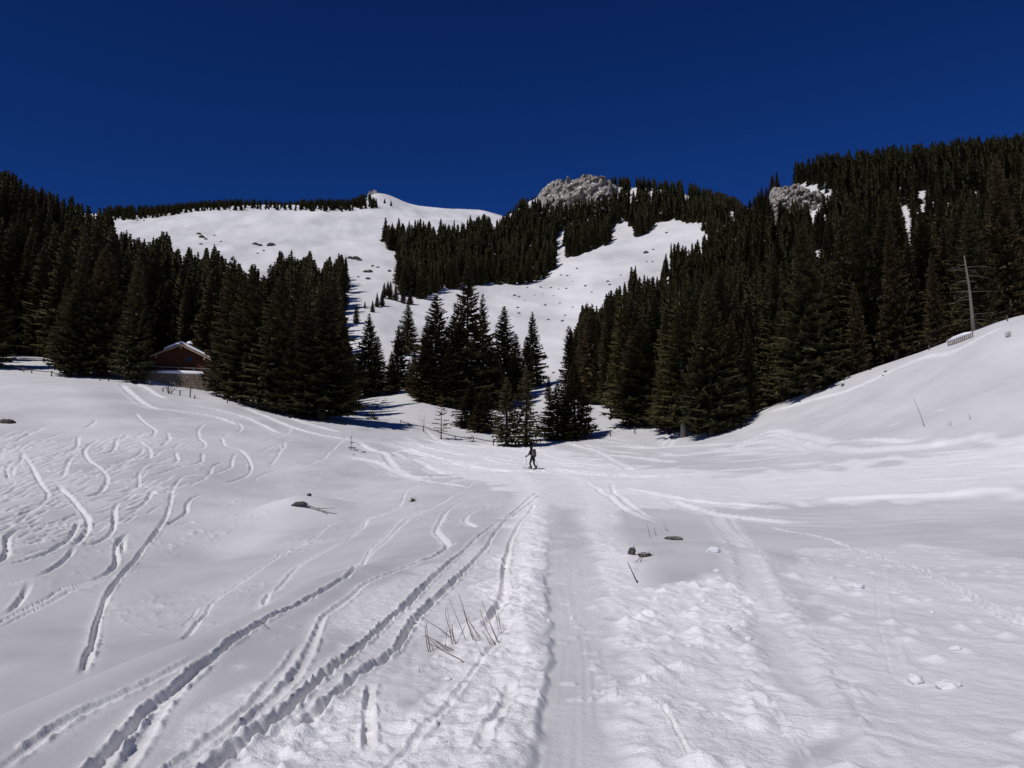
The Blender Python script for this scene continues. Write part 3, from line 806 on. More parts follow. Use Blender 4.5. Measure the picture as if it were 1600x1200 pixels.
# wind ripples on the smooth right-hand snow
DZ += (blurmask(area_mask([(1180, 800), (1640, 770), (2200, 770), (2200, 900), (1400, 850)]), 12) * 0.05 * fbm(IX / 2.5 + IY / 1.4, IY / 0.9, 3, 99)).astype(np.float32)
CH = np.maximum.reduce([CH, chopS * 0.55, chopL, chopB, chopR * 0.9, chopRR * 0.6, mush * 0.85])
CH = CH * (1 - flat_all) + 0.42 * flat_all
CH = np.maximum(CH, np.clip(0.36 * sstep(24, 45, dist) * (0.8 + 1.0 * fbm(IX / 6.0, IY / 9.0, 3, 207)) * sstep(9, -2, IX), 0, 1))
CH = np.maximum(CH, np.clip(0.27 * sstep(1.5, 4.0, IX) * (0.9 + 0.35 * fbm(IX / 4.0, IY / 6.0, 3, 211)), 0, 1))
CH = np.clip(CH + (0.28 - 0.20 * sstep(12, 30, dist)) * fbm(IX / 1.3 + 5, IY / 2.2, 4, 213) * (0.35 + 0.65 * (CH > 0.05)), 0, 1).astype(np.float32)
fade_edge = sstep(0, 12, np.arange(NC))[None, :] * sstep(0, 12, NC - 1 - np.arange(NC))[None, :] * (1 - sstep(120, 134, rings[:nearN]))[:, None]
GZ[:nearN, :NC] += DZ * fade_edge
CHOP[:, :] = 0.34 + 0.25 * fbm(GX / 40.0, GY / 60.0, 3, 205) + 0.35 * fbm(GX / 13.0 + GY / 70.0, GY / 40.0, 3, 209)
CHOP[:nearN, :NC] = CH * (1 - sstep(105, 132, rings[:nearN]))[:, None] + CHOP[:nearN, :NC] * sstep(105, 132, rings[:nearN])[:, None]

def ground(x, y):
    """height of the finished snow surface"""
    d = hypot(x, y); a = math.atan2(x, y)
    if abs(a) >= AZ0 * 0.99 or d > 2300 or d < 1.1:
        return float(H(np.array([x]), np.array([y]))[0])
    i = min(max(int(np.searchsorted(rings, d)) - 1, 0), NRG - 2)
    fr = (d - rings[i]) / (rings[i + 1] - rings[i])
    c = (a + AZ0) / (2 * AZ0) * (NC - 1); j = min(int(c), NC - 2); fc = c - j
    return float((GZ[i, j] * (1 - fc) + GZ[i, j + 1] * fc) * (1 - fr) + (GZ[i + 1, j] * (1 - fc) + GZ[i + 1, j + 1] * fc) * fr)

def spot(px, py):
    x, y = hit(px, py)
    x, y = float(x[0]), float(y[0])
    lim = None
    if px > 1120 and 480 < py < 665: lim = (55, 104)
    elif 150 < px < 345 and 588 < py < 626: lim = (85, 117)
    if lim and hypot(x, y) > lim[1]:
        a, _ = pix_az_te(px, py)
        dd = np.linspace(*lim, 200)
        k = int(np.argmax((H(dd * np.sin(a), dd * np.cos(a)) - EYE) / dd))
        x, y = float(dd[k] * np.sin(a)), float(dd[k] * np.cos(a))
    return Vector((x, y, ground(x, y)))

NT = len(az_all)
V = np.stack([GX, GY, GZ], -1).reshape(-1, 3)
V = np.vstack([V, [[0, 0, float(H(np.array([0.0]), np.array([0.01]))[0])]]])
ii, jj = np.meshgrid(np.arange(NRG - 1), np.arange(NT), indexing='ij')
j2 = (jj + 1) % NT
quads = np.stack([ii * NT + jj, ii * NT + j2, (ii + 1) * NT + j2, (ii + 1) * NT + jj], -1).reshape(-1, 4)[:, ::-1]
fan = np.stack([np.full(NT, NRG * NT), (np.arange(NT) + 1) % NT, np.arange(NT)], -1)
flatf = np.concatenate([quads.ravel(), fan.ravel()])
sizes = np.concatenate([np.full(len(quads), 4), np.full(NT, 3)])
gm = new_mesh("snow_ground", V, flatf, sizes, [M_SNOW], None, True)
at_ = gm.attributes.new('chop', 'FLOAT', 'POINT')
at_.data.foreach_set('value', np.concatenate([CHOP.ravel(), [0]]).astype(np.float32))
ground_obj = link("snow_ground", gm)
tag(ground_obj, kind='structure', label='snow covered valley floor and slopes with ski tracks')
print("ground tris", len(quads) * 2)

# ------------------------------------------------------------------ trees: one crown and trunk mesh per variety
def spruce_crown(seed, Hh=20.0, Rr=3.0, spacing=0.62, dens=1.0, base=0.06, core=0.42, droop=1.0, snow=0.03, shape=0.8, gap=0.0):
    rn = random.Random(seed)
    v, f, m = [], [], []
    def tri(a, b_, c, mi=0):
        o = len(v); v.extend((a, b_, c)); f.append((o, o + 1, o + 2)); m.append(mi)
    def ax(an, r, z, side=0.0):
        return (r * cos(an) - side * sin(an), r * sin(an) + side * cos(an), z)
    z = base * Hh
    for q in range(int(1100 * core)):
        t = rn.random() ** 1.3; zz = (base + 0.02 + t * 0.9 * (1 - base)) * Hh
        rr = core * 1.35 * Rr * (1 - t) ** shape * math.sqrt(rn.random()); an = rn.uniform(0, 6.28); e = (0.08 + 0.15 * (1 - t)) * Rr * rn.uniform(.5, 1.2)
        tri(ax(an, rr, zz), ax(an + rn.uniform(-.5, .5), rr + e * rn.uniform(.2, .8), zz - e * rn.uniform(.4, 1.3), rn.uniform(-.5, .5) * e), ax(an, rr + rn.uniform(-.2, .4) * e, zz - e * rn.uniform(0, .6), rn.uniform(-.9, .9) * e))
    lop = [rn.uniform(0.75, 1.15) for _ in range(8)]
    while z < Hh * 0.99:
        t = (z - base * Hh) / (Hh * (1 - base))
        full = min(1.0, 0.55 + t * 6)
        Lm = Rr * (1 - t) ** shape * full + 0.10
        nb = max(3, int(round((8.5 - 4.5 * t) * dens)))
        a0 = rn.uniform(0, 6.28)
        for k in range(nb):
            if rn.random() < gap:
                continue
            an = a0 + 2 * pi * k / nb + rn.uniform(-.35, .35)
            sect = lop[int((an % (2 * pi)) / (2 * pi) * 8) % 8]
            L = Lm * rn.uniform(0.72, 1.12) * sect
            s1 = (0.55 * t - 0.32 * droop * (1 - t)) + rn.uniform(-.12, .12)
            s2 = 0.22 * droop * (1 - 0.5 * t)
            zb = z + rn.uniform(-.3, .3) * spacing
            def P(s, side=0.0, dz=0.0):
                return ax(an, L * s, zb + L * (s1 * s + s2 * s * s) + dz, side)
            w = 0.165 * L + 0.09
            # the bough: a ridge with drooping flanks
            for (sa, sb, wa, wb) in ((0.12, 0.5, 0.35, 1.0), (0.5, 0.85, 1.0, 0.55)):
                for sd in (-1, 1):
                    pa, pb = P(sa), P(sb)
                    qa, qb = P(sa, sd * w * wa, -0.55 * w * wa), P(sb - 0.05, sd * w * wb, -0.6 * w * wb)
                    tri(pa, pb, qb); tri(pa, qb, qa)
            tri(P(0.82, w * 0.45, -.3 * w), P(0.82, -w * 0.45, -.3 * w), P(1.06, 0, 0.02 * L))
            # side sprays give the jagged edge
            for s in (0.35, 0.6, 0.8):
                for sd in (-1, 1):
                    ln_ = w * rn.uniform(1.0, 1.7)
                    tri(P(s - 0.08), P(s + 0.06), P(s + 0.16 * rn.uniform(.6, 1.4), sd * ln_, -ln_ * rn.uniform(.25, .6)))
            # hanging twigs
            for s in (0.4, 0.62, 0.86):
                dl = (0.12 * L + 0.18) * rn.uniform(0.7, 1.5) * droop
                tri(P(s - 0.1), P(s + 0.08), P(s + rn.uniform(-.04, .06), rn.uniform(-.1, .1), -dl))
            if rn.random() < snow:
                s = rn.uniform(0.4, 0.85); e = rn.uniform(.15, .4)
                tri(P(s, w * e, -.2 * w * e + .05), P(s + .12, w * .1, .05), P(s, -w * e, -.2 * w * e + .05), 1)
                tri(P(s, w * e, -.2 * w * e + .05), P(s, -w * e, -.2 * w * e + .05), P(s - .06, 0, .05), 1)
        z += spacing * (1 - 0.45 * t) * rn.uniform(0.85, 1.15)
    # leader shoot
    tri((0.09, 0, Hh * 0.965), (-0.06, 0.08, Hh * 0.965), (0, 0, Hh * 1.0)); tri((-0.06, -0.08, Hh * 0.96), (0.09, 0, Hh * 0.96), (0, 0, Hh * 1.0))
    return v, f, m

def crown_mesh(name, data, mats):
    v, f, m = data
    return new_mesh(name, v, [i for t in f for i in t], [3] * len(f), mats, m, False)

def trunk_mesh(name, Hh=20.0, r0=0.24, mat=None, seed=0, stubs=0):
    rn = random.Random(seed)
    b = MB()
    pts, rad = [], []
    for k in range(9):
        t = k / 8
        pts.append((0.10 * sin(3 * t + seed) * t, 0.10 * cos(2.3 * t + seed) * t, -0.6 + t * (Hh * 0.97 + 0.6)))
        rad.append(r0 * (1 - 0.93 * t) * (1.35 if k == 0 else 1))
    b.tube(pts, rad, 8)
    for k in range(stubs):
        z = rn.uniform(0.06, 0.75) * Hh; an = rn.uniform(0, 6.28); L = rn.uniform(0.6, 2.0) * (1 - z / Hh)
        b.tube([(0, 0, z), (cos(an) * L * .6, sin(an) * L * .6, z - .08 * L), (cos(an) * L, sin(an) * L, z + rn.uniform(-.35, .05) * L)], [0.035, 0.022, 0.008], 4)
    return b.mesh(name, mat or M_BARK, True)

VAR = {}
def add_var(key, crown, mats, trunk):
    VAR[key] = (crown_mesh("crown", crown, mats), trunk)

for k in range(5):
    add_var(('full', k), spruce_crown(20 + k, 20, 3.0 + 0.25 * (k % 3), 0.50, 1.0, 0.05, 0.45, 1.0, 0.060, 0.78 + 0.05 * k), [M_NEEDLE[0] if k % 3 else M_NEEDLE[1], M_SNOWCAP], trunk_mesh("trunk", seed=k))
for k in range(3):
    add_var(('slim', k), spruce_crown(40 + k, 20, 2.2, 0.50, 0.95, 0.04, 0.45, 1.1, 0.02, 0.72), [M_NEEDLE[k % 2], M_SNOWCAP], trunk_mesh("trunk", seed=k + 8))
for k in range(2):
    add_var(('open', k), spruce_crown(60 + k, 20, 3.4, 0.62, 0.9, 0.05, 0.12, 1.2, 0.02, 0.85, 0.08), [M_NEEDLE[3], M_SNOWCAP], trunk_mesh("trunk", seed=k + 14, stubs=10, r0=0.3))
add_var(('larch', 0), spruce_crown(70, 20, 3.9, 0.55, 0.95, 0.10, 0.30, 0.9, 0.004, 0.75, 0.1), [M_NEEDLE[2], M_SNOWCAP], trunk_mesh("trunk", seed=21, stubs=26, r0=0.26, mat=M_DEADWOOD))
add_var(('young', 0), spruce_crown(80, 20, 4.2, 2.0, 0.62, 0.18, 0.0, 0.7, 0.0, 0.62, 0.25), [M_NEEDLE[1], M_SNOWCAP], trunk_mesh("trunk", seed=24, stubs=14, r0=0.26))

def make_tree(x, y, h, wid=1.0, key=('full', 0), label='', cat='tree', group=None, name='spruce_tree', rz=None, sink=0.0):
    crown, trunk = VAR[key]
    s = h / 20.0
    root = thing(name, label, cat, (x, y, ground(x, y) - sink), random.uniform(0, 6.28) if rz is None else rz, group)
    root.scale = (s * wid, s * wid, s)
    link('trunk', trunk, root); link('crown', crown, root)
    return root

# hand-placed trees: px of the trunk, distance, row of the tip, crown half width in px, variety, label
HAND = [
    (166, 124, 385, 42, 'full', 'broad dark spruce standing just left of the wooden chalet'),
    (128, 122, 425, 30, 'full', 'spruce at the near left corner of the wood, its foot by the tree shadows'),
    (218, 118, 398, 24, 'full', 'spruce whose crown touches the left eave of the chalet'),
    (88, 178, 372, 40, 'full', 'spruce at the edge of the sunlit snow patch left of the chalet'),
    (28, 185, 340, 40, 'full', 'spruce behind the shaded snow strip near the left border'),
    (364, 113, 398, 34, 'full', 'large spruce covering the right end of the chalet'),
    (392, 111, 420, 40, 'full', 'dark spruce second to the right of the chalet'),
    (436, 107, 432, 40, 'full', 'dark spruce above the two close fence posts'),
    (474, 105, 462, 40, 'full', 'spruce leaning on the left side of the biggest front spruce'),
    (508, 104, 447, 62, 'full', 'biggest front spruce at the right corner of the left wood'),
    (536, 122, 500, 30, 'full', 'spruce at the right flank of the biggest front spruce'),
    (-14, 134, 400, 36, 'full', 'spruce cut off by the left border beside the shaded snow strip'),
    (577, 165, 489, 27, 'full', 'single pointed spruce in the gully right of the left wood'),
    (591, 172, 525, 16, 'slim', 'small spruce tucked behind the single pointed gully spruce'),
    (623, 178, 507, 20, 'full', 'spruce with a narrow snow gap on its right in the gully'),
    (638, 268, 468, 20, 'full', 'distant spruce above the narrow snow gap'),
    (557, 330, 474, 6, 'slim', 'tiny lone spruce on the snow of the gully'),
    (682, 150, 460, 40, 'full', 'left one of the dense pair in the central spruce group'),
    (712, 158, 484, 30, 'full', 'right one of the dense pair in the central spruce group'),
    (667, 148, 500, 24, 'full', 'lower spruce on the left edge of the central group'),
    (730, 150, 412, 44, 'full', 'tallest spruce of the central group, rising over the meadow'),
    (754, 165, 458, 28, 'full', 'spruce at the right shoulder of the tallest central spruce'),
    (768, 160, 535, 24, 'full', 'low spruce between the tallest one and the right pair'),
    (788, 176, 478, 28, 'full', 'pointed spruce right of the tallest central spruce'),
    (806, 172, 520, 18, 'slim', 'slim spruce inside the right half of the central group'),
    (832, 196, 486, 20, 'full', 'slender spruce at the right end of the central group'),
    (822, 190, 525, 14, 'slim', 'low spruce at the left foot of the slender end spruce'),
    (648, 160, 545, 16, 'full', 'small spruce at the far left foot of the central group'),
    (700, 146, 540, 30, 'full', 'low spruce filling the front of the dense central pair'),
    (775, 150, 560, 22, 'full', 'short spruce at the foot of the pointed one in the central group'),
    (804, 168, 548, 18, 'full', 'short spruce between the pointed one and the right end of the group'),
    (612, 166, 548, 14, 'full', 'short spruce at the left of the one with the narrow snow gap'),
    (640, 172, 560, 12, 'full', 'short spruce at the right of the one with the narrow snow gap'),
    (690, 101, 614, 13, 'young', 'thin see-through young spruce standing alone on the snow'),
    (737, 118, 597, 30, 'full', 'wide low spruce in front of the tallest central spruce'),
    (757, 113, 606, 26, 'full', 'spruce touching the wide low one, right of it'),
    (792, 97, 588, 30, 'open', 'open brownish spruce with a thick stem by the fence'),
    (822, 98, 570, 29, 'open', 'open spruce with its bare stem showing through, above the skier'),
    (871, 105, 600, 30, 'full', 'left one of the two bushy spruces right of the skier'),
    (897, 107, 560, 30, 'full', 'right and taller of the two bushy spruces right of the skier'),
    (857, 165, 588, 7, 'slim', 'little spruce on the snow between two spruce groups'),
    (888, 165, 508, 16, 'slim', 'slim spruce at the left corner of the right wood'),
    (925, 150, 474, 30, 'full', 'spruce at the left edge of the right wood beside the meadow'),
    (955, 152, 452, 30, 'full', 'second spruce in from the left edge of the right wood'),
    (940, 148, 520, 22, 'slim', 'low spruce filling the left front of the right wood'),
    (985, 140, 470, 32, 'full', 'spruce over the small snow bay in front of the right wood'),
    (1000, 116, 500, 44, 'full', 'broad spruce with a short bare stem by the two tall fence posts'),
    (1022, 125, 455, 34, 'full', 'tall spruce right behind the broad short-stemmed one'),
    (1068, 101, 505, 50, 'larch', 'olive larch with a pale bare stem at the end of the fence'),
    (1040, 108, 540, 28, 'slim', 'spruce at the left side of the olive larch'),
    (1105, 108, 520, 36, 'full', 'spruce at the right side of the olive larch'),
    (1136, 104, 505, 36, 'larch', 'olive-brown larch on the lower end of the right crest'),
    (1165, 108, 470, 36, 'full', 'spruce above the bush on the lower right crest'),
]
trees = []      # x, y, h, wid, key, label, group, name
def wid_for(h, d, hw_px, key):
    base_r = {'full': 3.1, 'slim': 2.3, 'open': 3.7, 'larch': 3.8, 'young': 4.0}[key]
    return max(0.35, 1.32 * (hw_px * d / F) / (base_r * h / 20.0))

hand_xy = []
cnt = {}
for px, d, top, hw, kind, lab in HAND:
    a, t = pix_az_te(px, top)
    x, y = d * sin(a), d * cos(a)
    g = ground(x, y); h = EYE + d * float(t) - g
    k = cnt.get(kind, 0); cnt[kind] = k + 1
    nk = {'full': 5, 'slim': 3, 'open': 2, 'larch': 1, 'young': 1}[kind]
    nm = {'larch': 'larch_tree'}.get(kind, 'spruce_tree')
    h = max(h, 2.0)
    make_tree(x, y, h, wid_for(h, d, hw, kind), (kind, k % nk), lab, 'tree', None, nm)
    hand_xy.append((x, y))
    print("hand", px, "h=%.1f" % h)
hand_xy = np.array(hand_xy)

# the woods, filled in by outline
POLY_L = [(-420, 120), (-60, 255), (0, 262), (15, 258), (35, 275), (55, 285), (100, 296), (140, 312), (175, 320), (181, 352), (191, 353), (212, 365), (237, 366), (255, 355), (265, 355), (270, 383), (295, 378), (305, 390), (335, 377), (350, 397), (372, 400), (383, 420), (395, 405), (412, 422), (437, 387), (455, 385), (465, 400), (482, 384), (487, 385), (493, 407), (505, 400), (530, 389), (536, 392), (546, 402), (551, 435), (546, 460), (534, 472), (540, 500), (552, 560), (565, 640), (500, 640), (440, 634), (330, 605), (235, 588), (130, 588), (60, 548), (0, 540), (-420, 560)]
POLY_C = [(592, 365), (600, 337), (612, 327), (625, 325), (630, 345), (635, 336), (646, 336), (662, 330), (672, 326), (682, 345), (700, 324), (709, 332), (712, 348), (732, 330), (750, 325), (765, 335), (771, 348), (780, 335), (792, 327), (815, 305), (837, 302), (847, 312), (860, 305), (874, 297), (890, 312), (910, 305), (935, 303), (950, 298), (955, 272), (975, 272), (1005, 272), (1025, 277), (1065, 277), (1087, 285), (1112, 292), (1135, 300), (1152, 305), (1165, 317), (1165, 350), (1085, 347), (1050, 342), (1025, 347), (1010, 367), (992, 367), (992, 352), (957, 347), (955, 382), (940, 380), (925, 390), (895, 400), (875, 402), (850, 435), (805, 445), (755, 442), (700, 450), (675, 457), (655, 472), (625, 467), (610, 450), (615, 425), (622, 405), (620, 395), (605, 382)]
POLY_R = [(880, 600), (882, 540), (888, 510), (900, 502), (910, 472), (920, 470), (937, 475), (950, 452), (965, 442), (985, 430), (986, 410), (997, 409), (1010, 425), (1027, 420), (1035, 407), (1040, 392), (1046, 377), (1062, 371), (1072, 380), (1084, 374), (1092, 368), (1107, 355), (1150, 340), (1162, 325), (1175, 310), (1195, 292), (1199, 301), (1208, 312), (1216, 300), (1228, 318), (1240, 304), (1262, 314), (1275, 322), (1290, 312), (1302, 318), (1298, 304), (1255, 288), (1205, 286), (1215, 265), (1232, 252), (1262, 240), (1292, 232), (1325, 230), (1360, 227), (1395, 220), (1420, 220), (1457, 215), (1480, 212), (1525, 207), (1565, 204), (1600, 203), (1950, 190), (1950, 480), (1600, 492), (1500, 522), (1300, 597), (1160, 642), (1040, 672), (970, 642), (920, 622)]
POLY_RIDGE = [(165, 316), (210, 311), (240, 317), (300, 311), (360, 307), (420, 309), (450, 312), (480, 307), (540, 308), (570, 299), (580, 300), (598, 316), (598, 323), (540, 330), (400, 327), (300, 330), (240, 340), (165, 345)]
GAPS = [[(1404, 322), (1420, 312), (1426, 345), (1418, 376), (1408, 365)], [(1430, 312), (1450, 300), (1452, 335), (1440, 356), (1433, 340)],
        [(1452, 322), (1460, 318), (1468, 350), (1478, 358), (1472, 374), (1456, 345)], [(1468, 300), (1476, 296), (1480, 330), (1472, 334)], [(1480, 318), (1485, 316), (1486, 362), (1480, 364)], [(1522, 305), (1532, 300), (1532, 330), (1524, 330)],
        [(1272, 402), (1288, 400), (1284, 446), (1276, 446)], [(1310, 400), (1332, 405), (1330, 436), (1314, 440)], [(1246, 445), (1266, 438), (1262, 468), (1250, 470)],
        [(1208, 338), (1219, 340), (1219, 362), (1210, 362)],
        [(868, 362), (884, 360), (880, 402), (870, 402)], [(1066, 300), (1076, 300), (1076, 312), (1066, 312)], [(985, 288), (994, 286), (996, 300), (986, 302)], [(1014, 300), (1022, 300), (1022, 310), (1014, 310)], [(1135, 330), (1150, 328), (1150, 344), (1135, 344)]]

def scatter(poly, d0, d1, az0, az1, spacing, h0, h1, region, base_in=True, ghost_px=None):
    out = []
    area = 0.5 * (R(az1) - R(az0)) * (d1 * d1 - d0 * d0)
    n = int(area / (spacing * spacing))
    a = rng.uniform(R(az0), R(az1), n * 2); d = np.sqrt(rng.uniform(d0 * d0, d1 * d1, n * 2))
    x = d * np.sin(a); y = d * np.cos(a); z = H(x, y)
    h = rng.uniform(h0, h1, n * 2) * np.where(rng.random(n * 2) < 0.2, 0.72, 1.0)
    ptx, pty = project(x, y, z + h); pmx, pmy = project(x, y, z + 0.45 * h); pbx, pby = project(x, y, z + 0.08 * h)
    P = np.array(poly, float)
    ok = in_poly(ptx, pty - 1, P) & in_poly(pmx, pmy, P)
    wpx = 0.09 * h / d * F
    ok &= in_poly(pmx - wpx, pmy, P) & in_poly(pmx + wpx, pmy, P)
    if base_in:
        ok &= in_poly(pbx, pby, P) | ((d < 140) & (region == 'R') & (pbx > 1095))
    for g in GAPS:
        G = np.array(g, float)
        ok &= ~in_poly(pmx, pmy, G) & ~in_poly(pbx, pby, G) & (~in_poly(ptx, pty + 4, G) | (rng.random(len(ok)) < 0.5))
    idx = np.where(ok)[0]
    cell = {}
    s2 = spacing * 0.72
    for i in idx:
        if len(hand_xy) and d[i] < 280 and np.min(np.hypot(hand_xy[:, 0] - x[i], hand_xy[:, 1] - y[i])) < 3.2:
            continue
        if np.hypot(x[i] - HUT[0], y[i] - HUT[1] - 3) < 10.5:
            continue
        c = (int(x[i] // s2), int(y[i] // s2)); bad = False
        for ax_ in (-1, 0, 1):
            for ay in (-1, 0, 1):
                for q in cell.get((c[0] + ax_, c[1] + ay), ()):
                    if (q[0] - x[i]) ** 2 + (q[1] - y[i]) ** 2 < s2 * s2:
                        bad = True
        if bad:
            continue
        cell.setdefault(c, []).append((x[i], y[i]))
        out.append((x[i], y[i], z[i], h[i], d[i], ptx[i], pty[i], pby[i], region))
    return out

pool = []
pool += scatter(POLY_L, 122, 300, -42, -7, 4.5, 13, 25, 'L')
pool += scatter(POLY_L, 300, 460, -40, -7, 4.8, 14, 24, 'L')
pool += scatter(POLY_C, 420, 640, -10, 16, 4.5, 11, 21, 'C')
pool += scatter(POLY_C, 640, 704, -3, 16, 4.0, 12, 19, 'C')
pool += scatter(POLY_C, 700, 790, -2, 17, 5.2, 12, 18, 'C')
pool += scatter([(1086, 336), (1125, 322), (1166, 316), (1176, 330), (1170, 375), (1120, 372), (1098, 364)], 480, 740, 9, 19, 4.6, 9, 15, 'C')
pool += scatter(POLY_R, 88, 260, 3, 40, 3.9, 12, 20, 'R')
pool += scatter(POLY_R, 260, 620, 3, 39, 4.7, 11, 19, 'R')
pool += scatter(POLY_RIDGE, 760, 1000, -27, -7, 6.0, 7, 12, 'K')
print("scattered trees", len(pool))
# which of them show largest: paint them near to far on a coarse screen
GWs, GHs = 800, 600
buf = np.zeros((GHs, GWs), bool)
for px, d, top, hw, kind, lab in HAND:
    pass
pool.sort(key=lambda q: q[4])
vis = []
for q in pool:
    cx, ty, by = q[5] / 2, q[6] / 2, q[7] / 2
    hw = 0.14 * q[3] / q[4] * F / 2
    y0, y1 = int(max(ty, 0)), int(min(by, GHs - 1)); n = 0
    for yy in range(y0, y1 + 1):
        w = max(0.5, hw * (yy - ty) / max(by - ty, 1))
        a, b_ = int(max(cx - w, 0)), int(min(cx + w + 1, GWs))
        if b_ > a:
            row = buf[yy, a:b_]
            n += (b_ - a) - int(row.sum()); row[:] = True
    vis.append(n)
order = np.argsort(-np.array(vis), kind='stable')
N_IND = 300 - len(HAND) - 27
single = set(int(i) for i in order[:N_IND] if vis[int(i)] > 0)

def wood_label(q):
    px, top, d = q[5], q[6], q[4]
    if q[8] == 'L':
        if px < 110: return 'dark spruce in the thick left wood between the left border and the snow patch', 'spruces of the far left hillside wood'
        if px < 235: return 'dark spruce in the thick left wood above the broad spruce beside the chalet', 'spruces above the broad spruce'
        if px < 330: return 'dark spruce in the thick left wood rising straight behind the chalet roof', 'spruces behind the chalet'
        if px < 430: return 'dark spruce of the left wood standing behind those right of the chalet', 'spruces behind the front row right of the chalet'
        return 'dark spruce of the left wood standing behind the biggest front spruce', 'spruces behind the biggest front spruce'
    if q[8] == 'C':
        if px < 720: return 'small far spruce in the left half of the wooded belt below the far saddle', 'spruces of the belt below the saddle'
        if px < 960: return 'small far spruce in the wooded belt below the pale grey cliff', 'spruces of the belt below the grey cliff'
        return 'small far spruce on the wooded top right of the pale grey cliff', 'spruces right of the grey cliff'
    if q[8] == 'K':
        return 'tiny far spruce in the row along the left skyline ridge', 'spruces of the skyline ridge'
    if d < 130 and px > 1400: return 'spruce just behind the snow crest near the dead grey trunk', 'spruces near the dead trunk'
    if d < 130 and px > 1150: return 'spruce just behind the middle of the right snow crest', 'spruces behind the middle of the right crest'
    if px < 1000: return 'spruce of the right wood along its left edge above the snow bay', 'spruces along the left edge of the right wood'
    if px < 1200: return 'spruce of the right wood on the hillside above the olive larches', 'spruces above the olive larches'
    if px < 1400: return 'spruce of the right wood on the hillside below the ledge of rock', 'spruces below the rock ledge'
    return 'spruce of the right wood on the hillside above the dead grey trunk', 'spruces above the dead trunk'

# cheaper trees for the rest of each wood
LOW = []
for k in range(6):
    rn = random.Random(300 + k)
    v, f, m = [], [], []
    n = 5; Hh, Rr = 1.0, 0.145 + 0.012 * (k % 3)
    for hh, rr in ((0.02, 0.5), (0.5, 0.28), (0.97, 0.02)):
        for q in range(n):
            v.append((Rr * rr * cos(2 * pi * q / n), Rr * rr * sin(2 * pi * q / n), hh))
    for lv in range(2):
        for q in range(n):
            a = lv * n + q; b_ = lv * n + (q + 1) % n
            f.append((a, b_, b_ + n)); m.append(0); f.append((a, b_ + n, a + n)); m.append(0)
    z = 0.05
    while z < 0.97:
        t = z; L0 = Rr * (1 - t) ** 0.8 * min(1, .6 + 4 * t) + 0.012
        nb = 6 if t < 0.6 else 4
        a0 = rn.uniform(0, 6.28)
        for q in range(nb):
            an = a0 + 2 * pi * q / nb + rn.uniform(-.3, .3); L = L0 * rn.uniform(.7, 1.2); w = 0.30 * L + .008
            up = (0.45 * t - 0.30 * (1 - t)) * L
            c, s = cos(an), sin(an); o = len(v)
            v.append((0.1 * L * c, 0.1 * L * s, z)); v.append((0.6 * L * c - w * s, 0.6 * L * s + w * c, z + up * .6 - .5 * w)); v.append((0.6 * L * c + w * s, 0.6 * L * s - w * c, z + up * .6 - .5 * w)); v.append((L * c, L * s, z + up * .85)); v.append((.55 * L * c, .55 * L * s, z + up - .06 * rn.uniform(.6, 1.3)))
            mi = 1 if rn.random() < 0.012 else 0
            f.append((o, o + 3, o + 1)); m.append(mi); f.append((o, o + 2, o + 3)); m.append(mi); f.append((o, o + 4, o + 3)); m.append(0)
        z += 0.066 * (1 - 0.3 * t) * rn.uniform(.85, 1.15)
    LOW.append((np.array(v, np.float32), np.array(f, np.int32), np.array(m, np.int32)))
print("low tree tris", [len(l[1]) for l in LOW])

rest = {'L': [], 'C': [], 'R': [], 'K': []}
for i, q in enumerate(pool):
    if i in single:
        lab, grp = wood_label(q)
        if q[8] in 'LR' and not (q[8] == 'R' and q[4] < 130):
            lv = 'front-row' if q[4] < 165 else ('mid-row' if q[4] < 225 else 'back-row')
            lab = lv + ' ' + lab; grp = lv + ' ' + grp
        kind = random.choice(['full', 'full', 'full', 'slim'])
        if q[8] == 'R' and q[4] < 200 and random.random() < 0.07:
            kind = 'larch'
        k = random.randrange({'full': 5, 'slim': 3, 'larch': 1}[kind])
        if kind == 'larch':
            lab = lab.replace('spruce of', 'brownish larch in').replace('spruce just', 'brownish larch just'); grp = grp.replace('spruces', 'larches')
        make_tree(q[0], q[1], q[3], random.uniform(1.0, 1.45), (kind, k), lab, 'tree', grp, 'larch_tree' if kind == 'larch' else 'spruce_tree')
    else:
        rest[q[8]].append(q)
for key, lab in (('L', 'dark mass of spruces filling the wooded hillside on the left'), ('C', 'dark belt of far spruces below the grey cliff and saddle'), ('R', 'dark mass of spruces filling the steep hillside on the right'), ('K', 'thin row of tiny spruces along the left skyline ridge')):
    VV, FF, MM = [], [], []; off = 0
    for q in rest[key]:
        v, f, m = LOW[random.randrange(6)]
        an = random.uniform(0, 6.28); c, s = cos(an), sin(an); hh = q[3]; wd = hh * random.uniform(0.95, 1.5)
        w = np.empty_like(v)
        w[:, 0] = (v[:, 0] * c - v[:, 1] * s) * wd + q[0]; w[:, 1] = (v[:, 0] * s + v[:, 1] * c) * wd + q[1]; w[:, 2] = v[:, 2] * hh + q[2] - 0.3
        VV.append(w); FF.append(f + off); MM.append(m); off += len(v)
    if not VV:
        continue
    VV = np.concatenate(VV); FF = np.concatenate(FF); MM = np.concatenate(MM)
    o = link('spruce_wood', new_mesh('spruce_wood', VV, FF.ravel(), np.full(len(FF), 3), [M_NEEDLE[0], M_SNOWCAP], MM, False))
    tag(o, lab, 'wood', None, 'stuff')
    print("wood", key, len(rest[key]), "tris", len(FF))

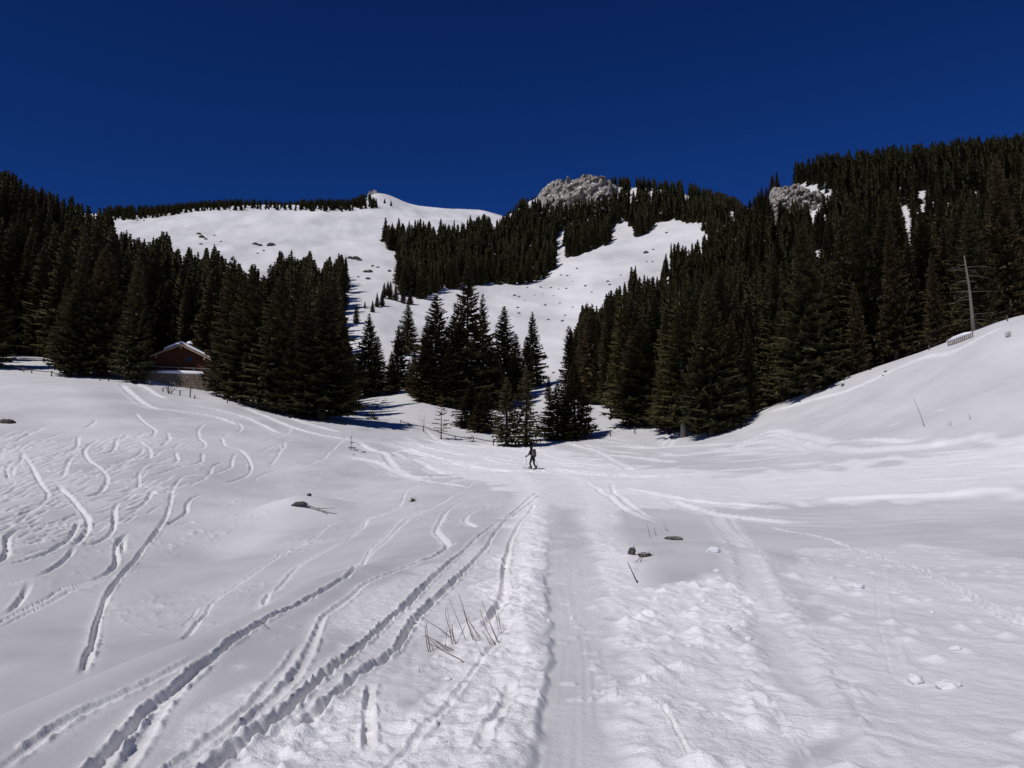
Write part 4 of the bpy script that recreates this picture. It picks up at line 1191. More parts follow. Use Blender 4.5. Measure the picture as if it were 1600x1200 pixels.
# ------------------------------------------------------------------ rock faces
def cliff(name, label, top, bottom, d0, lean, amp, thick, seed, mat):
    """a broken wall of rock with its own thickness, standing in the hillside"""
    tp = np.array(top, float)
    nu, nv, nb = 72, 30, 6
    pxs = np.linspace(tp[0, 0], tp[-1, 0], nu)
    tr = np.interp(pxs, tp[:, 0], tp[:, 1])
    tr = tr + 1.6 * vnoise(pxs / 3.1, pxs * 0, seed) + 1.0 * vnoise(pxs / 1.2, pxs * 0 + 3, seed)
    br = np.interp(pxs, [b_[0] for b_ in bottom], [b_[1] for b_ in bottom])
    verts = []
    for j in range(nv + nb):
        v = min(j / (nv - 1), 1.0)
        row = br + (tr - br) * v
        bx, by, bz = at(pxs, row, d0 + lean * v)
        q1, i1 = worley(pxs / 12.0 + 0.12 * row, row / 9.0 + 40, seed + 3)
        q2, i2 = worley(pxs / 3.6, row / 3.2 + 11, seed + 4)
        dv = amp * (0.9 * (i1 - .5) + 0.45 * (i2 - .5) + 0.5 * fbm(pxs / 6, row / 9, 3, seed + 8))
        edge = np.minimum(1, 5 * np.minimum(np.arange(nu), nu - 1 - np.arange(nu)) / nu)
        dd = d0 + lean * v + dv * edge + (1 - edge) * lean * 0.5
        if j >= nv:
            k = (j - nv + 1) / nb
            dd = dd + thick * k
            x, y, _ = at(pxs, row, dd); z = bz - (0.10 * thick * k) ** 1.2 - (thick * 0.5 if j == nv + nb - 1 else 0)
        else:
            x, y, _ = at(pxs, row, dd); z = bz + 0.25 * amp * (i2 - .5) * v
        verts.append(np.stack([x, y, z], -1))
    verts = np.concatenate(verts)
    fl = []
    for j in range(nv + nb - 1):
        for i in range(nu - 1):
            a = j * nu + i
            fl += [(a, a + 1, a + nu + 1, a + nu)]
    me = new_mesh(name, verts, [i for q in fl for i in q], [4] * len(fl), [mat], None, False)
    o = link(name, me)
    tag(o, label, 'cliff')
    return o

cliff('rock_cliff', 'pale grey limestone cliff on the skyline above the wooded belt', [(836, 312), (838, 302), (842, 296), (850, 289), (862, 283), (880, 279), (900, 278), (912, 275), (920, 273), (935, 275), (950, 277), (962, 283), (968, 294)], [(836, 325), (860, 342), (900, 338), (968, 326)], 690, 26, 8, 30, 5, M_CLIFF)
cliff('rock_cliff', 'snowy ledge of grey rock in the right wood below its skyline', [(1201, 300), (1205, 290), (1212, 288), (1222, 291), (1236, 291), (1246, 289), (1258, 293), (1274, 299), (1288, 304), (1297, 311), (1304, 320)], [(1201, 352), (1230, 346), (1304, 350)], 462, 14, 6, 75, 9, M_CLIFF)
cliff('rock_cliff', 'small brown rock knob on the far left summit', [(574, 306), (577, 299), (581, 296.5), (586, 297), (590, 300), (594, 306)], [(574, 310), (594, 312)], 972, 5, 4, 14, 13, M_CLIFF)

for px, d, top in ((1164, 520, 318), (1171, 500, 311), (1178, 515, 304), (1184, 505, 297), (1190, 520, 291), (1197, 470, 290), (1200, 452, 306), (1206, 540, 272), (1213, 545, 266), (1187, 470, 300), (1218, 448, 312), (1243, 446, 309), (1262, 448, 318), (1284, 450, 322), (1252, 450, 322)):
    a, t_ = pix_az_te(px, top); x, y = d * sin(a), d * cos(a)
    make_tree(x, y, max(5, EYE + d * float(t_) - ground(x, y)), random.uniform(1.0, 1.4), ('full', px % 5), 'dark far spruce rising beside or before the snowy rock ledge of the right wood', 'tree', 'spruces around the rock ledge')

# ------------------------------------------------------------------ stones, stumps and other dark things in the snow
import bmesh
def rock(name, label, cat, p, size, mat, seed, group=None, rz=0.0, sink=0.35, sub=3):
    bm = bmesh.new()
    bmesh.ops.create_icosphere(bm, subdivisions=sub, radius=1.0)
    co = np.array([v.co[:] for v in bm.verts])
    n = 1 + 0.34 * fbm(co[:, 0] * 1.7 + co[:, 2] + seed, co[:, 1] * 1.7 - co[:, 2] * .7 + seed, 3, seed) + 0.12 * fbm(co[:, 0] * 5 + seed, co[:, 1] * 5 + co[:, 2] * 4, 2, seed + 5)
    for v, k in zip(bm.verts, n):
        v.co = Vector((v.co.x * k * size[0], v.co.y * k * size[1], v.co.z * k * size[2]))
    me = bpy.data.meshes.new(name); bm.to_mesh(me); bm.free(); me.materials.append(mat)
    o = link(name, me, None, (p[0], p[1], p[2] + size[2] * (1 - 2 * sink)))
    o.rotation_euler = (0, 0, rz)
    tag(o, label, cat, group)
    return o

rock('boulder', 'dark bare stone at the left border above the ski turns', 'rock', spot(11, 661), (0.62, 0.45, 0.30), M_BOULDER, 3, rz=.2, sink=.42)
rock('boulder', 'flat dark grey stone on top of the snow hump right of the trail', 'rock', spot(1052, 843), (0.27, 0.18, 0.065), M_PALESTONE, 4, rz=-.1, sink=.3)
rock('boulder', 'left brownish stone on the snow hump above the stick', 'rock', spot(987, 868), (0.075, 0.07, 0.115), M_BOULDER, 15, rz=.3, sink=.36)
rock('boulder', 'brown stone under dry grass between the stick and the flat stone', 'rock', spot(1008, 869), (0.15, 0.10, 0.06), M_BOULDER, 6, rz=.5, sink=.35)
rock('snow_lump', 'round snow lump at the end of its rolled path, lower right', 'snow lump', spot(1430, 1064), (0.062, 0.06, 0.05), M_LUMP, 7, sink=.25)
rock('snow_lump', 'wide snow lump just right of the rolled one', 'snow lump', spot(1482, 1074), (0.11, 0.07, 0.045), M_LUMP, 8, sink=.3)
rock('snow_lump', 'oval snow lump alone behind the wide one', 'snow lump', spot(1493, 1020), (0.06, 0.045, 0.03), M_LUMP, 9, sink=.3)
rock('snow_lump', 'snow lump at the start of the rolled path', 'snow lump', spot(1340, 920), (0.10, 0.08, 0.06), M_LUMP, 10, sink=.3)
rock('snow_lump', 'larger snow lump on the right flank of the stony hump', 'snow lump', spot(1116, 862), (0.13, 0.1, 0.08), M_LUMP, 11, sink=.35)
for i, (px, py, sc) in enumerate([(1024, 938, .05), (1078, 1010, .05), (1010, 1005, .05), (1135, 985, .05), (1170, 1000, .055), (1120, 893, .07), (1100, 940, .05), (1300, 905, .06), (1455, 955, .05), (700, 1060, .04), (690, 1165, .035)]):
    rock('snow_lump', 'fist-sized broken lump of snow lying on the trodden snow', 'snow lump', spot(px, py), (sc, sc * .8, sc * .55), M_LUMP, 30 + i, 'small broken lumps of snow', rz=i, sink=.38, sub=2)

FAR_ROCK = bpy.data.meshes.new('dwarf_shrub')
bm = bmesh.new(); bmesh.ops.create_icosphere(bm, subdivisions=2, radius=1.0)
for v in bm.verts:
    v.co *= 0.75 + 0.5 * random.random()
bm.to_mesh(FAR_ROCK); bm.free(); FAR_ROCK.materials.append(M_BOULDER)
SPECK = [(1010, 395, 1.9), (1021, 390, .9), (877, 430, .9), (887, 431, .9), (902, 420, 1.0), (915, 447, 1.0), (824, 450, .8), (845, 449, .9), (861, 450, .9), (873, 452, .6), (885, 451, .8), (875, 474, .7), (852, 477, .9), (809, 481, .9), (811, 490, .9), (857, 500, .8), (879, 502, .9), (883, 493, .7), (950, 440, 1.0), (953, 445, .9), (970, 430, .7), (925, 457, .7), (804, 462, 1.1), (811, 464, .9), (895, 480, .6), (1042, 364, 1.2), (1011, 409, .7), (1020, 409, .8), (895, 440, .5), (835, 462, .5), (848, 460, .5), (865, 462, .5), (820, 470, .5)]
for px, py, r in SPECK:
    p = spot(px, py)
    o = link('dwarf_shrub', FAR_ROCK, None, p); o.scale = (r, r, r * .7)
    if r > 1.5:
        tag(o, 'largest dark shrub alone on the upper part of the far meadow', 'shrub')
    else:
        tag(o, 'dark speck of a dwarf shrub poking out of the far sunny meadow', 'shrub', 'dwarf shrubs dotting the far meadow')
SPECK2 = [(311, 366, 1.6), (316, 371, 2.2), (322, 374, 1.3), (314, 382, 1.2), (335, 368, .9), (345, 378, .9), (399, 382, 1.8), (406, 384, 1.6), (424, 384, 2.6), (412, 392, .8), (403, 396, .8), (548, 404, 2.0), (556, 405, 2.4), (562, 407, 1.4), (571, 425, 1.6), (577, 425, 1.8), (582, 416, 1.0), (590, 418, 1.0), (608, 424, 1.2), (575, 436, 1.2), (560, 433, .8), (541, 466, .9), (352, 328, 1.2), (360, 330, .8), (405, 325, 1.6), (417, 325, 1.6), (530, 326, 2.6), (536, 327, 2.4), (206, 341, 1.2), (215, 345, .9), (225, 345, .9)]
for px, py, r in SPECK2:
    p = spot(px, py)
    o = link('dwarf_shrub', FAR_ROCK, None, p); o.scale = (r * 1.3, r, r * .7); o.rotation_euler = (0, 0, px)
    tag(o, 'dark dwarf pine patch half buried on the big snowfield under the left summit' if py < 400 else 'dark dwarf pine patch on the upper edge of the snowy gully', 'shrub', 'dwarf pines on the summit snowfield' if py < 400 else 'dwarf pines at the top of the gully')
for px, py, top, lab in [(601, 318, 309, 'left one of two tiny spruces on the bare slope below the summit knob'), (611, 322, 312, 'right one of two tiny spruces on the bare slope below the summit knob'),
                         (600, 466, 440, 'dark bushy spruce clump at the top of the gully'), (589, 480, 455, 'left low spruce clump on the gully bank'), (610, 468, 438, 'right spruce of the clump at the top of the gully'), (570, 482, 470, 'small spruce beside the tiny lone one in the gully'), (582, 488, 468, 'small dark spruce at the lower end of the gully bank'), (597, 478, 453, 'bushy spruce in the middle of the gully bank'), (618, 470, 440, 'left one of the three spruces hanging below the belt corner'), (630, 474, 446, 'middle one of the three spruces hanging below the belt corner'), (641, 476, 450, 'right one of the three spruces hanging below the belt corner'), (606, 462, 438, 'spruce at the very corner of the belt above the gully')]:
    p = spot(px, py); d = hypot(p.x, p.y)
    make_tree(p.x, p.y, max(2.0, (py - top) * d / F), 1.5, ('full', px % 5), lab)

# stump and log in the hollow
def stump(p):
    t = thing('tree_stump', 'dark log end with a broken branch on the snow hump in the hollow', 'stump', p)
    b = MB(); b.tube([(-.40, .1, .0), (-.15, 0, .09), (.2, -.05, .11), (.38, -.1, .05)], [.05, .10, .11, .07], 9); b.build('log', M_BOULDER, t, True)
    b = MB()
    b.tube([(.35, -.1, .06), (.8, -.25, -.10), (1.4, -.5, -.28), (1.9, -.6, -.36)], [.035, .03, .02, .01], 5)
    b.tube([(.8, -.25, -.10), (1.3, -.2, -.12), (1.7, -.1, -.1)], [.02, .014, .008], 4)
    b.tube([(1.1, -.38, -.18), (1.5, -.7, -.4)], [.018, .008], 4)
    b.build('branch', M_DEADWOOD, t, True)
stump(spot(468, 792) + Vector((0, 0, 0.05)))
rock('tree_stump', 'smaller dark stump tip behind the log end in the hollow', 'stump', spot(483, 775), (.12, .10, .10), M_BOULDER, 15, sink=.3)

def stems(name, label, cat, paths, mat, r0=.006, parts='stem', jit=0.15):
    """thin stems: each path is base -> tip as seen, standing where its base meets the snow"""
    b0 = spot(*paths[0][0])
    t = thing(name, label, cat, b0)
    for pth in paths:
        base = spot(*pth[0]); d = hypot(base.x, base.y)
        lean = random.uniform(-jit, jit)
        pts = [base - b0 + Vector((0, 0, -.04))]
        for k, (px, py) in enumerate(pth):
            x, y, z = at(px, py, d + lean * k / max(1, len(pth) - 1))
            pts.append(Vector((float(x), float(y), float(z))) - b0)
        n = len(pts); rr = r0 * random.uniform(.75, 1.25)
        b = MB(); b.tube(pts, [rr * (1 - .65 * k / (n - 1)) for k in range(n)], 5); b.build(parts, mat, t, True)
    return t

Z = lambda L: [[(640 + a / 10, 920 + c / 10) for a, c in q] for q in L]
TW = Z([[(665, 860), (640, 700), (590, 520), (560, 400), (565, 290)], [(660, 850), (630, 560), (575, 240)], [(690, 830), (655, 620), (690, 510), (730, 550)], [(735, 855), (820, 680), (935, 430)], [(715, 850), (660, 620)], [(645, 760), (580, 710), (440, 600), (240, 480), (100, 370)], [(880, 800), (800, 600), (690, 330), (610, 130)], [(1020, 860), (900, 530), (860, 370), (830, 260), (760, 70)], [(1080, 780), (1000, 600), (930, 510)], [(1095, 740), (940, 540), (820, 330)], [(1265, 880), (1190, 740), (1140, 680), (1180, 620)], [(1400, 855), (1330, 700), (1210, 420), (1130, 170)], [(1380, 840), (1240, 520)], [(1330, 860), (1200, 640), (1100, 330)], [(1290, 850), (1150, 650)], [(330, 1000), (280, 750), (260, 520)], [(560, 900), (580, 700), (590, 600)], [(720, 975), (560, 900), (390, 800), (240, 720)], [(500, 960), (380, 840), (280, 745), (195, 740)], [(880, 1180), (800, 1110), (620, 1020), (480, 940), (370, 880), (270, 850)], [(380, 1000), (350, 900), (290, 780)], [(650, 1000), (500, 890), (400, 810)], [(1420, 640), (1400, 480), (1380, 440)], [(1390, 660), (1310, 180)], [(300, 1000), (270, 880), (240, 590), (265, 560)], [(720, 860), (680, 720), (660, 560)], [(610, 380), (530, 360)], [(1060, 870), (960, 640), (905, 520)]])
TW = [q for q in TW if q[0][1] > 970]
stems('twig_bush', 'tangle of bare reddish twigs sticking out of the foreground snow', 'twigs', TW, M_TWIG, .0055, 'twig')
stems('twig_bush', 'few short broken twigs lying in the snow below the big twig tangle', 'twigs', [[(716, 1066), (730, 1064), (738, 1066)], [(680, 1045), (690, 1043)], [(655, 1052), (655, 1044), (657, 1043)], [(714, 1068), (722, 1073)], [(610, 1039), (618, 1042)]], M_TWIG, .004, 'twig', .02)
stems('stick', 'straight dark stick lying in the snow below the two brown stones', 'stick', [[(996, 911), (989, 896), (981, 879)]], M_BOULDER, .014, 'rod', .0)
stems('dry_stalk', 'three dry stalks standing behind the flat dark grey stone', 'stalks', [[(1016, 840), (1013, 828), (1011, 818)], [(1025, 837), (1023, 828), (1021, 822)], [(1043, 830), (1041, 822), (1038, 813)], [(1043, 830), (1038, 824), (1036, 820)]], M_TWIG, .010)
stems('dry_stalk', 'dry grass stalks over the brown stone on the hump', 'stalks', [[(990, 862), (990, 856), (991, 851)], [(989, 872), (984, 878), (982, 879)], [(992, 880), (1000, 872), (1006, 866)], [(1020, 868), (1022, 862)], [(1012, 866), (1016, 860)], [(1000, 878), (1004, 871), (1012, 864)], [(1008, 872), (1003, 874), (995, 876)]], M_TWIG, .010)
stems('stick', 'thin long pole leaning out of the smooth snow on the right slope', 'stick', [[(1445, 667), (1437, 645), (1427, 621)]], M_TWIG, .024, 'rod', .1)
stems('dry_stalk', 'few short stalks right of the thin leaning pole', 'stalks', [[(1486, 665), (1485, 658)], [(1480, 665), (1482, 659)], [(1484, 665), (1487, 660)]], M_TWIG, .018)
stems('dry_stalk', 'pair of stalks below the round bush on the right slope', 'stalks', [[(1516, 656), (1514, 650), (1513, 646)], [(1517, 655), (1516, 650)]], M_TWIG, .018)
stems('dry_stalk', 'single crossed stalk in the tracks at the left of the shelf', 'stalks', [[(421, 983), (411, 974), (406, 972)], [(405, 979), (412, 973)]], M_TWIG, .005)
stems('bare_shrub', 'leafless shrub by the fence in front of the stone retaining wall', 'shrub', [[(264, 614), (262, 608), (258, 601)], [(264, 615), (266, 608), (267, 603)], [(267, 615), (272, 608), (280, 603)], [(267, 616), (268, 610), (269, 603)], [(266, 615), (275, 606), (281, 602)], [(263, 614), (259, 606), (254, 601)]], M_TWIG, .055, 'stem', .6)
for lab, ps, r_ in (('bare grey brush between the open spruces and the wide low spruce', [(772 + 3.4 * i, 664 + (i % 3)) for i in range(8)], .03), ('bare brush at the foot of the left slope by the fence', [(655 + 3 * i, 662 + i) for i in range(4)], .02)):
    stems('bare_shrub', lab, 'shrub', [[q, (q[0] + random.uniform(-3, 3), q[1] - 12), (q[0] + random.uniform(-6, 6), q[1] - random.uniform(16, 28) * (r_ / .03))] for q in ps] + [[q, (q[0] + random.uniform(-5, 5), q[1] - 8)] for q in ps], M_TWIG, r_, 'stem', .8)

# a bushy knot of evergreen sprigs
def sprig_mesh(seed, n=70, spread=1.0, flat=.6):
    rn = random.Random(seed); v, f = [], []
    for k in range(n):
        an = rn.uniform(0, 6.28); el = rn.uniform(-.1, 1.3); L = spread * rn.uniform(.45, 1.05)
        dx, dy, dz = cos(an) * cos(el), sin(an) * cos(el), sin(el) * flat
        w = .055 * spread
        nx, ny = -sin(an) * w, cos(an) * w
        o = len(v)
        v += [(dx * .05, dy * .05, 0), (dx * L * .6 + nx, dy * L * .6 + ny, dz * L * .6 - .3 * w), (dx * L, dy * L, dz * L), (dx * L * .6 - nx, dy * L * .6 - ny, dz * L * .6 - .3 * w), (dx * L * .6, dy * L * .6, dz * L * .6 + w * .6)]
        f += [(o, o + 1, o + 4), (o + 1, o + 2, o + 4), (o, o + 4, o + 3), (o + 4, o + 2, o + 3)]
    return new_mesh('sprigs', v, [i for t in f for i in t], [3] * len(f), [M_NEEDLE[0] if seed % 2 else M_NEEDLE[2]], None, False)
def bush(px, py, r, label, seed=1, h=1.0, group=None):
    t = thing('evergreen_bush', label, 'bush', spot(px, py), random.uniform(0, 6), group)
    me = sprig_mesh(seed, 60 if r < .6 else 150, r, h); link('sprigs', me, t)
    b = MB(); b.tube([(0, 0, -.1), (0, 0, r * .5 * h)], [r * .07, r * .02], 5); b.build('stem', M_BARK, t)
bush(645, 784, .26, 'small green spruce tip poking out of the snow in the hollow', 1, 1.0)
bush(1317, 603, .42, 'yellowish bush at the lower end of the track along the right crest', 2, .8)
bush(1384, 581, .26, 'tiny bush above the crest track on the right slope', 3, .7)
bush(1380, 588, .22, 'tiny dark tuft just below the crest track on the right slope', 5, .5)
bush(1360, 578, .30, 'small dark bush on the skyline of the right crest', 7, .9)
bush(1097, 668, .36, 'dark tuft in the snow to the right of the olive larch', 9, 1.0)
bush(1571, 646, .01, 'x', 9, 1.0) if False else None
stems('bare_shrub', 'round bare grey bush on the smooth upper part of the right slope', 'shrub', [[(1574 + random.uniform(-3, 3), 527), (1574 + random.uniform(-5, 6), 522), (1574 + random.uniform(-8, 9), 517 + random.uniform(-3, 4))] for _ in range(16)], M_DEADWOOD, .014, 'stem', .3)
bush(970, 645, .50, 'dark bush at the edge of the snow bay before the right wood', 11, .7)
bush(1180, 636, .9, 'dark bush on the snow crest right of the olive-brown larch', 13, .9)
bush(842, 600, 1.0, 'dark bush on the slope below the slender end spruce', 15, .8)
bush(851, 560, 1.6, 'ragged bush beside the slender end spruce', 17, 1.0)
bush(865, 583, .7, 'low tuft on the snow between the end spruce and the right wood', 19, .6)
bush(556, 704, .30, 'left tuft under the bare-topped sapling on the left bank', 21, .5)
bush(568, 707, .32, 'right tuft under the bare-topped sapling on the left bank', 23, .5)
bush(553, 711, .18, 'lowest small tuft under the bare-topped sapling', 25, .5)
bush(735, 672, .5, 'small dark sapling clump behind the low rail in the gully', 27, .9)
bush(1547, 507, .9, 'dark low bush on the right crest beside the dead grey trunk', 29, .6)
bush(372, 612, 1.3, 'snowy dark brush heap at the foot of the spruces right of the chalet', 31, .5)

def sapling(px, py, top, label, lean=0.0, whorls=5, rr=.5, bottom=.25, seed=1):
    p = spot(px, py); d = hypot(p.x, p.y); h = (py - top) * d / F
    rn = random.Random(seed)
    t = thing('sapling', label, 'sapling', p)
    b = MB(); b.tube([(0, 0, -.2), (lean * .4, 0, h * .5), (lean, 0, h)], [.05 * h / 3 + .01, .03 * h / 3 + .006, .006], 5); b.build('stem', M_BARK, t)
    v, f = [], []
    for k in range(whorls):
        q = bottom + (1 - bottom) * k / whorls
        for i in range(4):
            an = rn.uniform(0, 6.28); L = rr * h * (1 - q * .8) * rn.uniform(.6, 1.1); z = q * h; x0 = lean * q
            c, s = cos(an), sin(an); w = .22 * L; o = len(v)
            v += [(x0, 0, z), (x0 + .6 * L * c - w * s, .6 * L * s + w * c, z - .12 * L), (x0 + L * c, L * s, z - .05 * L), (x0 + .6 * L * c + w * s, .6 * L * s - w * c, z - .12 * L), (x0 + .5 * L * c, .5 * L * s, z - .30 * L)]
            f += [(o, o + 1, o + 2), (o, o + 2, o + 3), (o, o + 4, o + 2)]
    if v:
        link('crown', new_mesh('crown', v, [i for q in f for i in q], [3] * len(f), [M_NEEDLE[0]], None, False), t)
sapling(548, 703, 675, 'thin bare-topped sapling standing on the left snow bank', .1, 3, .35, .15, 3)
sapling(578, 655, 622, 'ragged bent young spruce right of the biggest front spruce', .9, 7, .55, .1, 4)
sapling(598, 630, 620, 'short bent young spruce tip on the snow of the gully mouth', .6, 3, .8, .2, 5)
sapling(736, 690, 676, 'small sapling by the low rail in front of the wide low spruce', .1, 3, .7, .1, 6)
sapling(731, 676, 664, 'dark little sapling behind the low rail', .05, 4, .5, .1, 7)

# dead trunk on the right crest
p = spot(1521, 517); d = hypot(p.x, p.y)
t = thing('dead_tree', 'dead grey trunk with bare thin boughs on the right snow crest', 'tree', p)
b = MB(); Hd = (520 - 400) * d / F
Hd = 108 * d / F
b.tube([(0, 0, -.5), (-.02, 0, Hd * .25), (-.10, 0, Hd * .6), (-.28, 0, Hd * .85), (-.36, 0, Hd)], [.20, .14, .105, .075, .04], 10); b.build('trunk', M_TRUNK, t, True)
for k in range(22):
    z = random.uniform(.10, .95) * Hd; an = random.uniform(0, 6.28); L = random.uniform(.7, 2.3)
    xo = -.3 * (z / Hd) ** 1.6
    b = MB(); b.tube([(xo, 0, z), (xo + cos(an) * L * .5, sin(an) * L * .5, z - .05 * L), (xo + cos(an) * L, sin(an) * L, z - random.uniform(.05, .4) * L)], [.018, .012, .005], 4); b.build('bough', M_DEADWOOD, t)

# row of grey boards on the right crest
a0, a1 = spot(1482, 541), spot(1520, 527)
t = thing('board_barrier', 'low snow-capped row of grey upright boards by the dead trunk', 'barrier', a0)
nbd = 13
for k in range(nbd):
    q = a0.lerp(a1, k / (nbd - 1)) - a0; hh = .52 + .08 * random.random()
    b = MB(); b.box((q.x, q.y, q.z + hh / 2 - .12), (.12, .05, hh + .2), math.atan2(a1.y - a0.y, a1.x - a0.x)); b.build('board', M_DEADWOOD, t)
b = MB(); q = (a1 - a0); b.tube([(0, .18, .44), tuple(q * .3 + Vector((0, .18, .50))), tuple(q * .7 + Vector((0, .18, .50))), tuple(q + Vector((0, .18, .44)))], [.10, .17, .17, .09], 8); b.build('snow_cap', M_SNOWCAP, t, True)

# ------------------------------------------------------------------ fences
def fence(label, posts, wire=True, rad=.065, rail=False):
    t = None
    tops = []
    for px, py, hp in posts:
        p = spot(px, py); d = hypot(p.x, p.y)
        if t is None:
            t = thing('fence', label, 'fence', p); o0 = p.copy()
        hh = max(.25, hp * d / F)
        q = p - o0; lx, ly = random.uniform(-.06, .06), random.uniform(-.05, .05)
        b = MB(); b.tube([(q.x, q.y, q.z - .4), (q.x + lx, q.y + ly, q.z + hh)], [rad * 1.08, rad], 7); b.build('post', M_POST, t, True)
        tops.append((q, hh))
    if wire:
        b = MB()
        for (q, h1), (r, h2) in zip(tops[:-1], tops[1:]):
            if (q - r).length > 16:
                continue
            for fr in ((.82,) if not rail else (.75,)):
                m = (q + r) / 2
                b.tube([(q.x, q.y, q.z + h1 * fr), (m.x, m.y, m.z + (h1 + h2) / 2 * fr - .05), (r.x, r.y, r.z + h2 * fr)], .010 if not rail else .05, 4)
        if b.v:
            b.build('rail' if rail else 'wire', M_POST, t)
    return t
fence('low fence with a rail in the tree shadows at the left border', [(2, 574, 6), (23, 578, 6), (37, 581, 6), (49, 583, 6), (80, 588, 8), (101, 590, 5)], True, .08, True)
fence('line of stubby fence posts left of the chalet along the crest', [(156, 592, 4), (170, 592, 4), (197, 596, 5), (217, 599, 6), (234, 603, 8)], True)
fence('fence with one tall post in front of the stone retaining wall', [(255, 612, 6), (263, 615, 12), (281, 618, 8), (297, 621, 18), (304, 623, 5)], True, .07)
fence('fence of thin posts on the crest below the dark spruces', [(355, 631, 7), (373, 633, 9), (388, 634, 7), (404, 636, 8), (435, 639, 9), (443, 641, 14)], True)
fence('half-buried fence in the gully mouth with a low dark rail', [(626, 661, 5), (637, 666, 6), (662, 675, 10), (711, 688, 8), (740, 690, 8), (771, 696, 9)], True, .06, True)
fence('fence behind the skier running right towards the olive larch', [(851, 688, 6), (872, 687, 6), (914, 685, 5), (954, 682, 7), (992, 678, 11), (1031, 677, 14)], True, .07)
fence('fence posts spread along the snow crest of the right slope', [(1234, 610, 9), (1267, 600, 7), (1301, 590, 8), (1329, 582, 7), (1414, 558, 6), (1452, 547, 7), (1574, 502, 8)], True, .05)

# ------------------------------------------------------------------ chalet with terrace
HR = HUT_ROT
def prism_roof(b, hw, eave, ridge, y0, y1, th):
    for sd in (-1, 1):
        b.add([(0, y0, ridge), (sd * hw, y0, eave), (sd * hw, y1, eave), (0, y1, ridge), (0, y0, ridge + th), (sd * hw, y0, eave + th), (sd * hw, y1, eave + th), (0, y1, ridge + th)],
              [(0, 1, 2, 3), (4, 7, 6, 5), (0, 4, 5, 1), (1, 5, 6, 2), (2, 6, 7, 3), (0, 3, 7, 4)])
hut = thing('wooden_chalet', 'brown wooden chalet with a snow covered gable roof among the spruces', 'chalet', HUT, HR)
b = MB()
b.add([(-3.1, 0, -.3), (3.1, 0, -.3), (3.1, 0, 2.55), (0, 0, 4.0), (-3.1, 0, 2.55), (-3.1, 8, -.3), (3.1, 8, -.3), (3.1, 8, 2.55), (0, 8, 4.0), (-3.1, 8, 2.55)],
      [(0, 1, 2, 3, 4), (9, 8, 7, 6, 5), (0, 5, 6, 1), (1, 6, 7, 2), (0, 4, 9, 5), (2, 7, 8, 3), (3, 8, 9, 4)])
b.build('wall', M_WOOD, hut)
for k in range(17):                # horizontal boards of the gable, each proud of the wall
    z0 = k * .24; z1 = z0 + .215
    hwid = 3.1 if z1 < 2.5 else max(.1, 3.1 * (4.0 - z1) / 1.45 - .05)
    b = MB(); b.box((0, -.02, (z0 + z1) / 2), (hwid * 2, .05 + .012 * (k % 3), z1 - z0)); b.build('board', M_WOOD, hut)
b = MB(); prism_roof(b, 3.85, 2.32, 4.12, -1.0, 8.6, .12); roof = b.build('roof', M_WOOD, hut)
b = MB()
for sd, y1_ in ((1, 8.6), (-1, 8.6)):
    hw0 = 3.75 if sd == 1 else 2.1
    rz_ = lambda xx: 4.12 - 1.8 * abs(xx) / 3.85 + .13
    for k in range(8):
        xa, xb = sd * hw0 * k / 8, sd * hw0 * (k + 1) / 8
        ta, tb = .30 * (1 - .2 * (k / 8) ** 3), .30 * (1 - .2 * ((k + 1) / 8) ** 3) * (1 if k < 7 else .55)
        b.add([(xa, -.92, rz_(xa)), (xb, -.92, rz_(xb)), (xb, 8.5, rz_(xb)), (xa, 8.5, rz_(xa)), (xa, -.86, rz_(xa) + ta), (xb, -.86, rz_(xb) + tb), (xb, 8.5, rz_(xb) + tb), (xa, 8.5, rz_(xa) + ta)],
              [(0, 1, 2, 3), (4, 7, 6, 5), (0, 4, 5, 1), (1, 5, 6, 2), (2, 6, 7, 3), (3, 7, 4, 0)])
b.build('snow_cover', M_SNOWCAP, roof)
b = MB(); b.box((.75, 4.2, 4.35), (.55, .6, 1.3)); b.build('chimney', M_STONEWALL, roof)
b = MB(); b.box((.75, 4.2, 5.06), (.8, .85, .07)); b.tube([(.75, 4.2, 5.1), (.75, 4.2, 5.3), (.75, 4.2, 5.42)], [.42, .36, .12], 10); b.build('chimney_cap', M_SNOWCAP, roof)
for sd in (-1, 1):
    b = MB()
    b.add([(0, -1.06, 4.12), (sd * 3.88, -1.06, 2.30), (sd * 3.88, -1.06, 2.07), (0, -1.06, 3.88), (0, -1.01, 4.12), (sd * 3.88, -1.01, 2.30), (sd * 3.88, -1.01, 2.07), (0, -1.01, 3.88)],
          [(0, 1, 2, 3), (4, 7, 6, 5), (0, 4, 5, 1), (1, 5, 6, 2), (2, 6, 7, 3)])
    b.build('bargeboard', M_TRIM, hut)
for xx, zz in ((0, 3.72), (-3.0, 2.3), (3.0, 2.3)):
    b = MB(); b.box((xx, -.55, zz), (.2, 1.04, .24)); b.build('beam', M_TRIM, hut)
for xx, zz, ww, hh in ((1.05, 2.25, .75, .62),):
    b = MB(); b.box((xx, -.06, zz), (ww, .07, hh)); w_ = b.build('window', M_POST, hut)
    b = MB(); b.box((xx, -.09, zz), (ww - .16, .03, hh - .14)); b.build('pane', M_DARKGLASS, w_)
rl = thing('railing', 'thin grey wooden railing along the snowy terrace of the chalet', 'railing', HUT, HR)
for k in range(5):
    xx = -3.9 + 1.9 * k
    b = MB(); b.box((xx, -1.75, .42), (.09, .09, .95)); b.build('post', M_DEADWOOD, rl)
for zz in (.84, .42):
    b = MB(); b.box((-.1, -1.80, zz), (8.0, .05, .09)); b.build('rail', M_DEADWOOD, rl)
rw = thing('retaining_wall', 'brownish stone retaining wall below the chalet terrace', 'wall', HUT, HR)
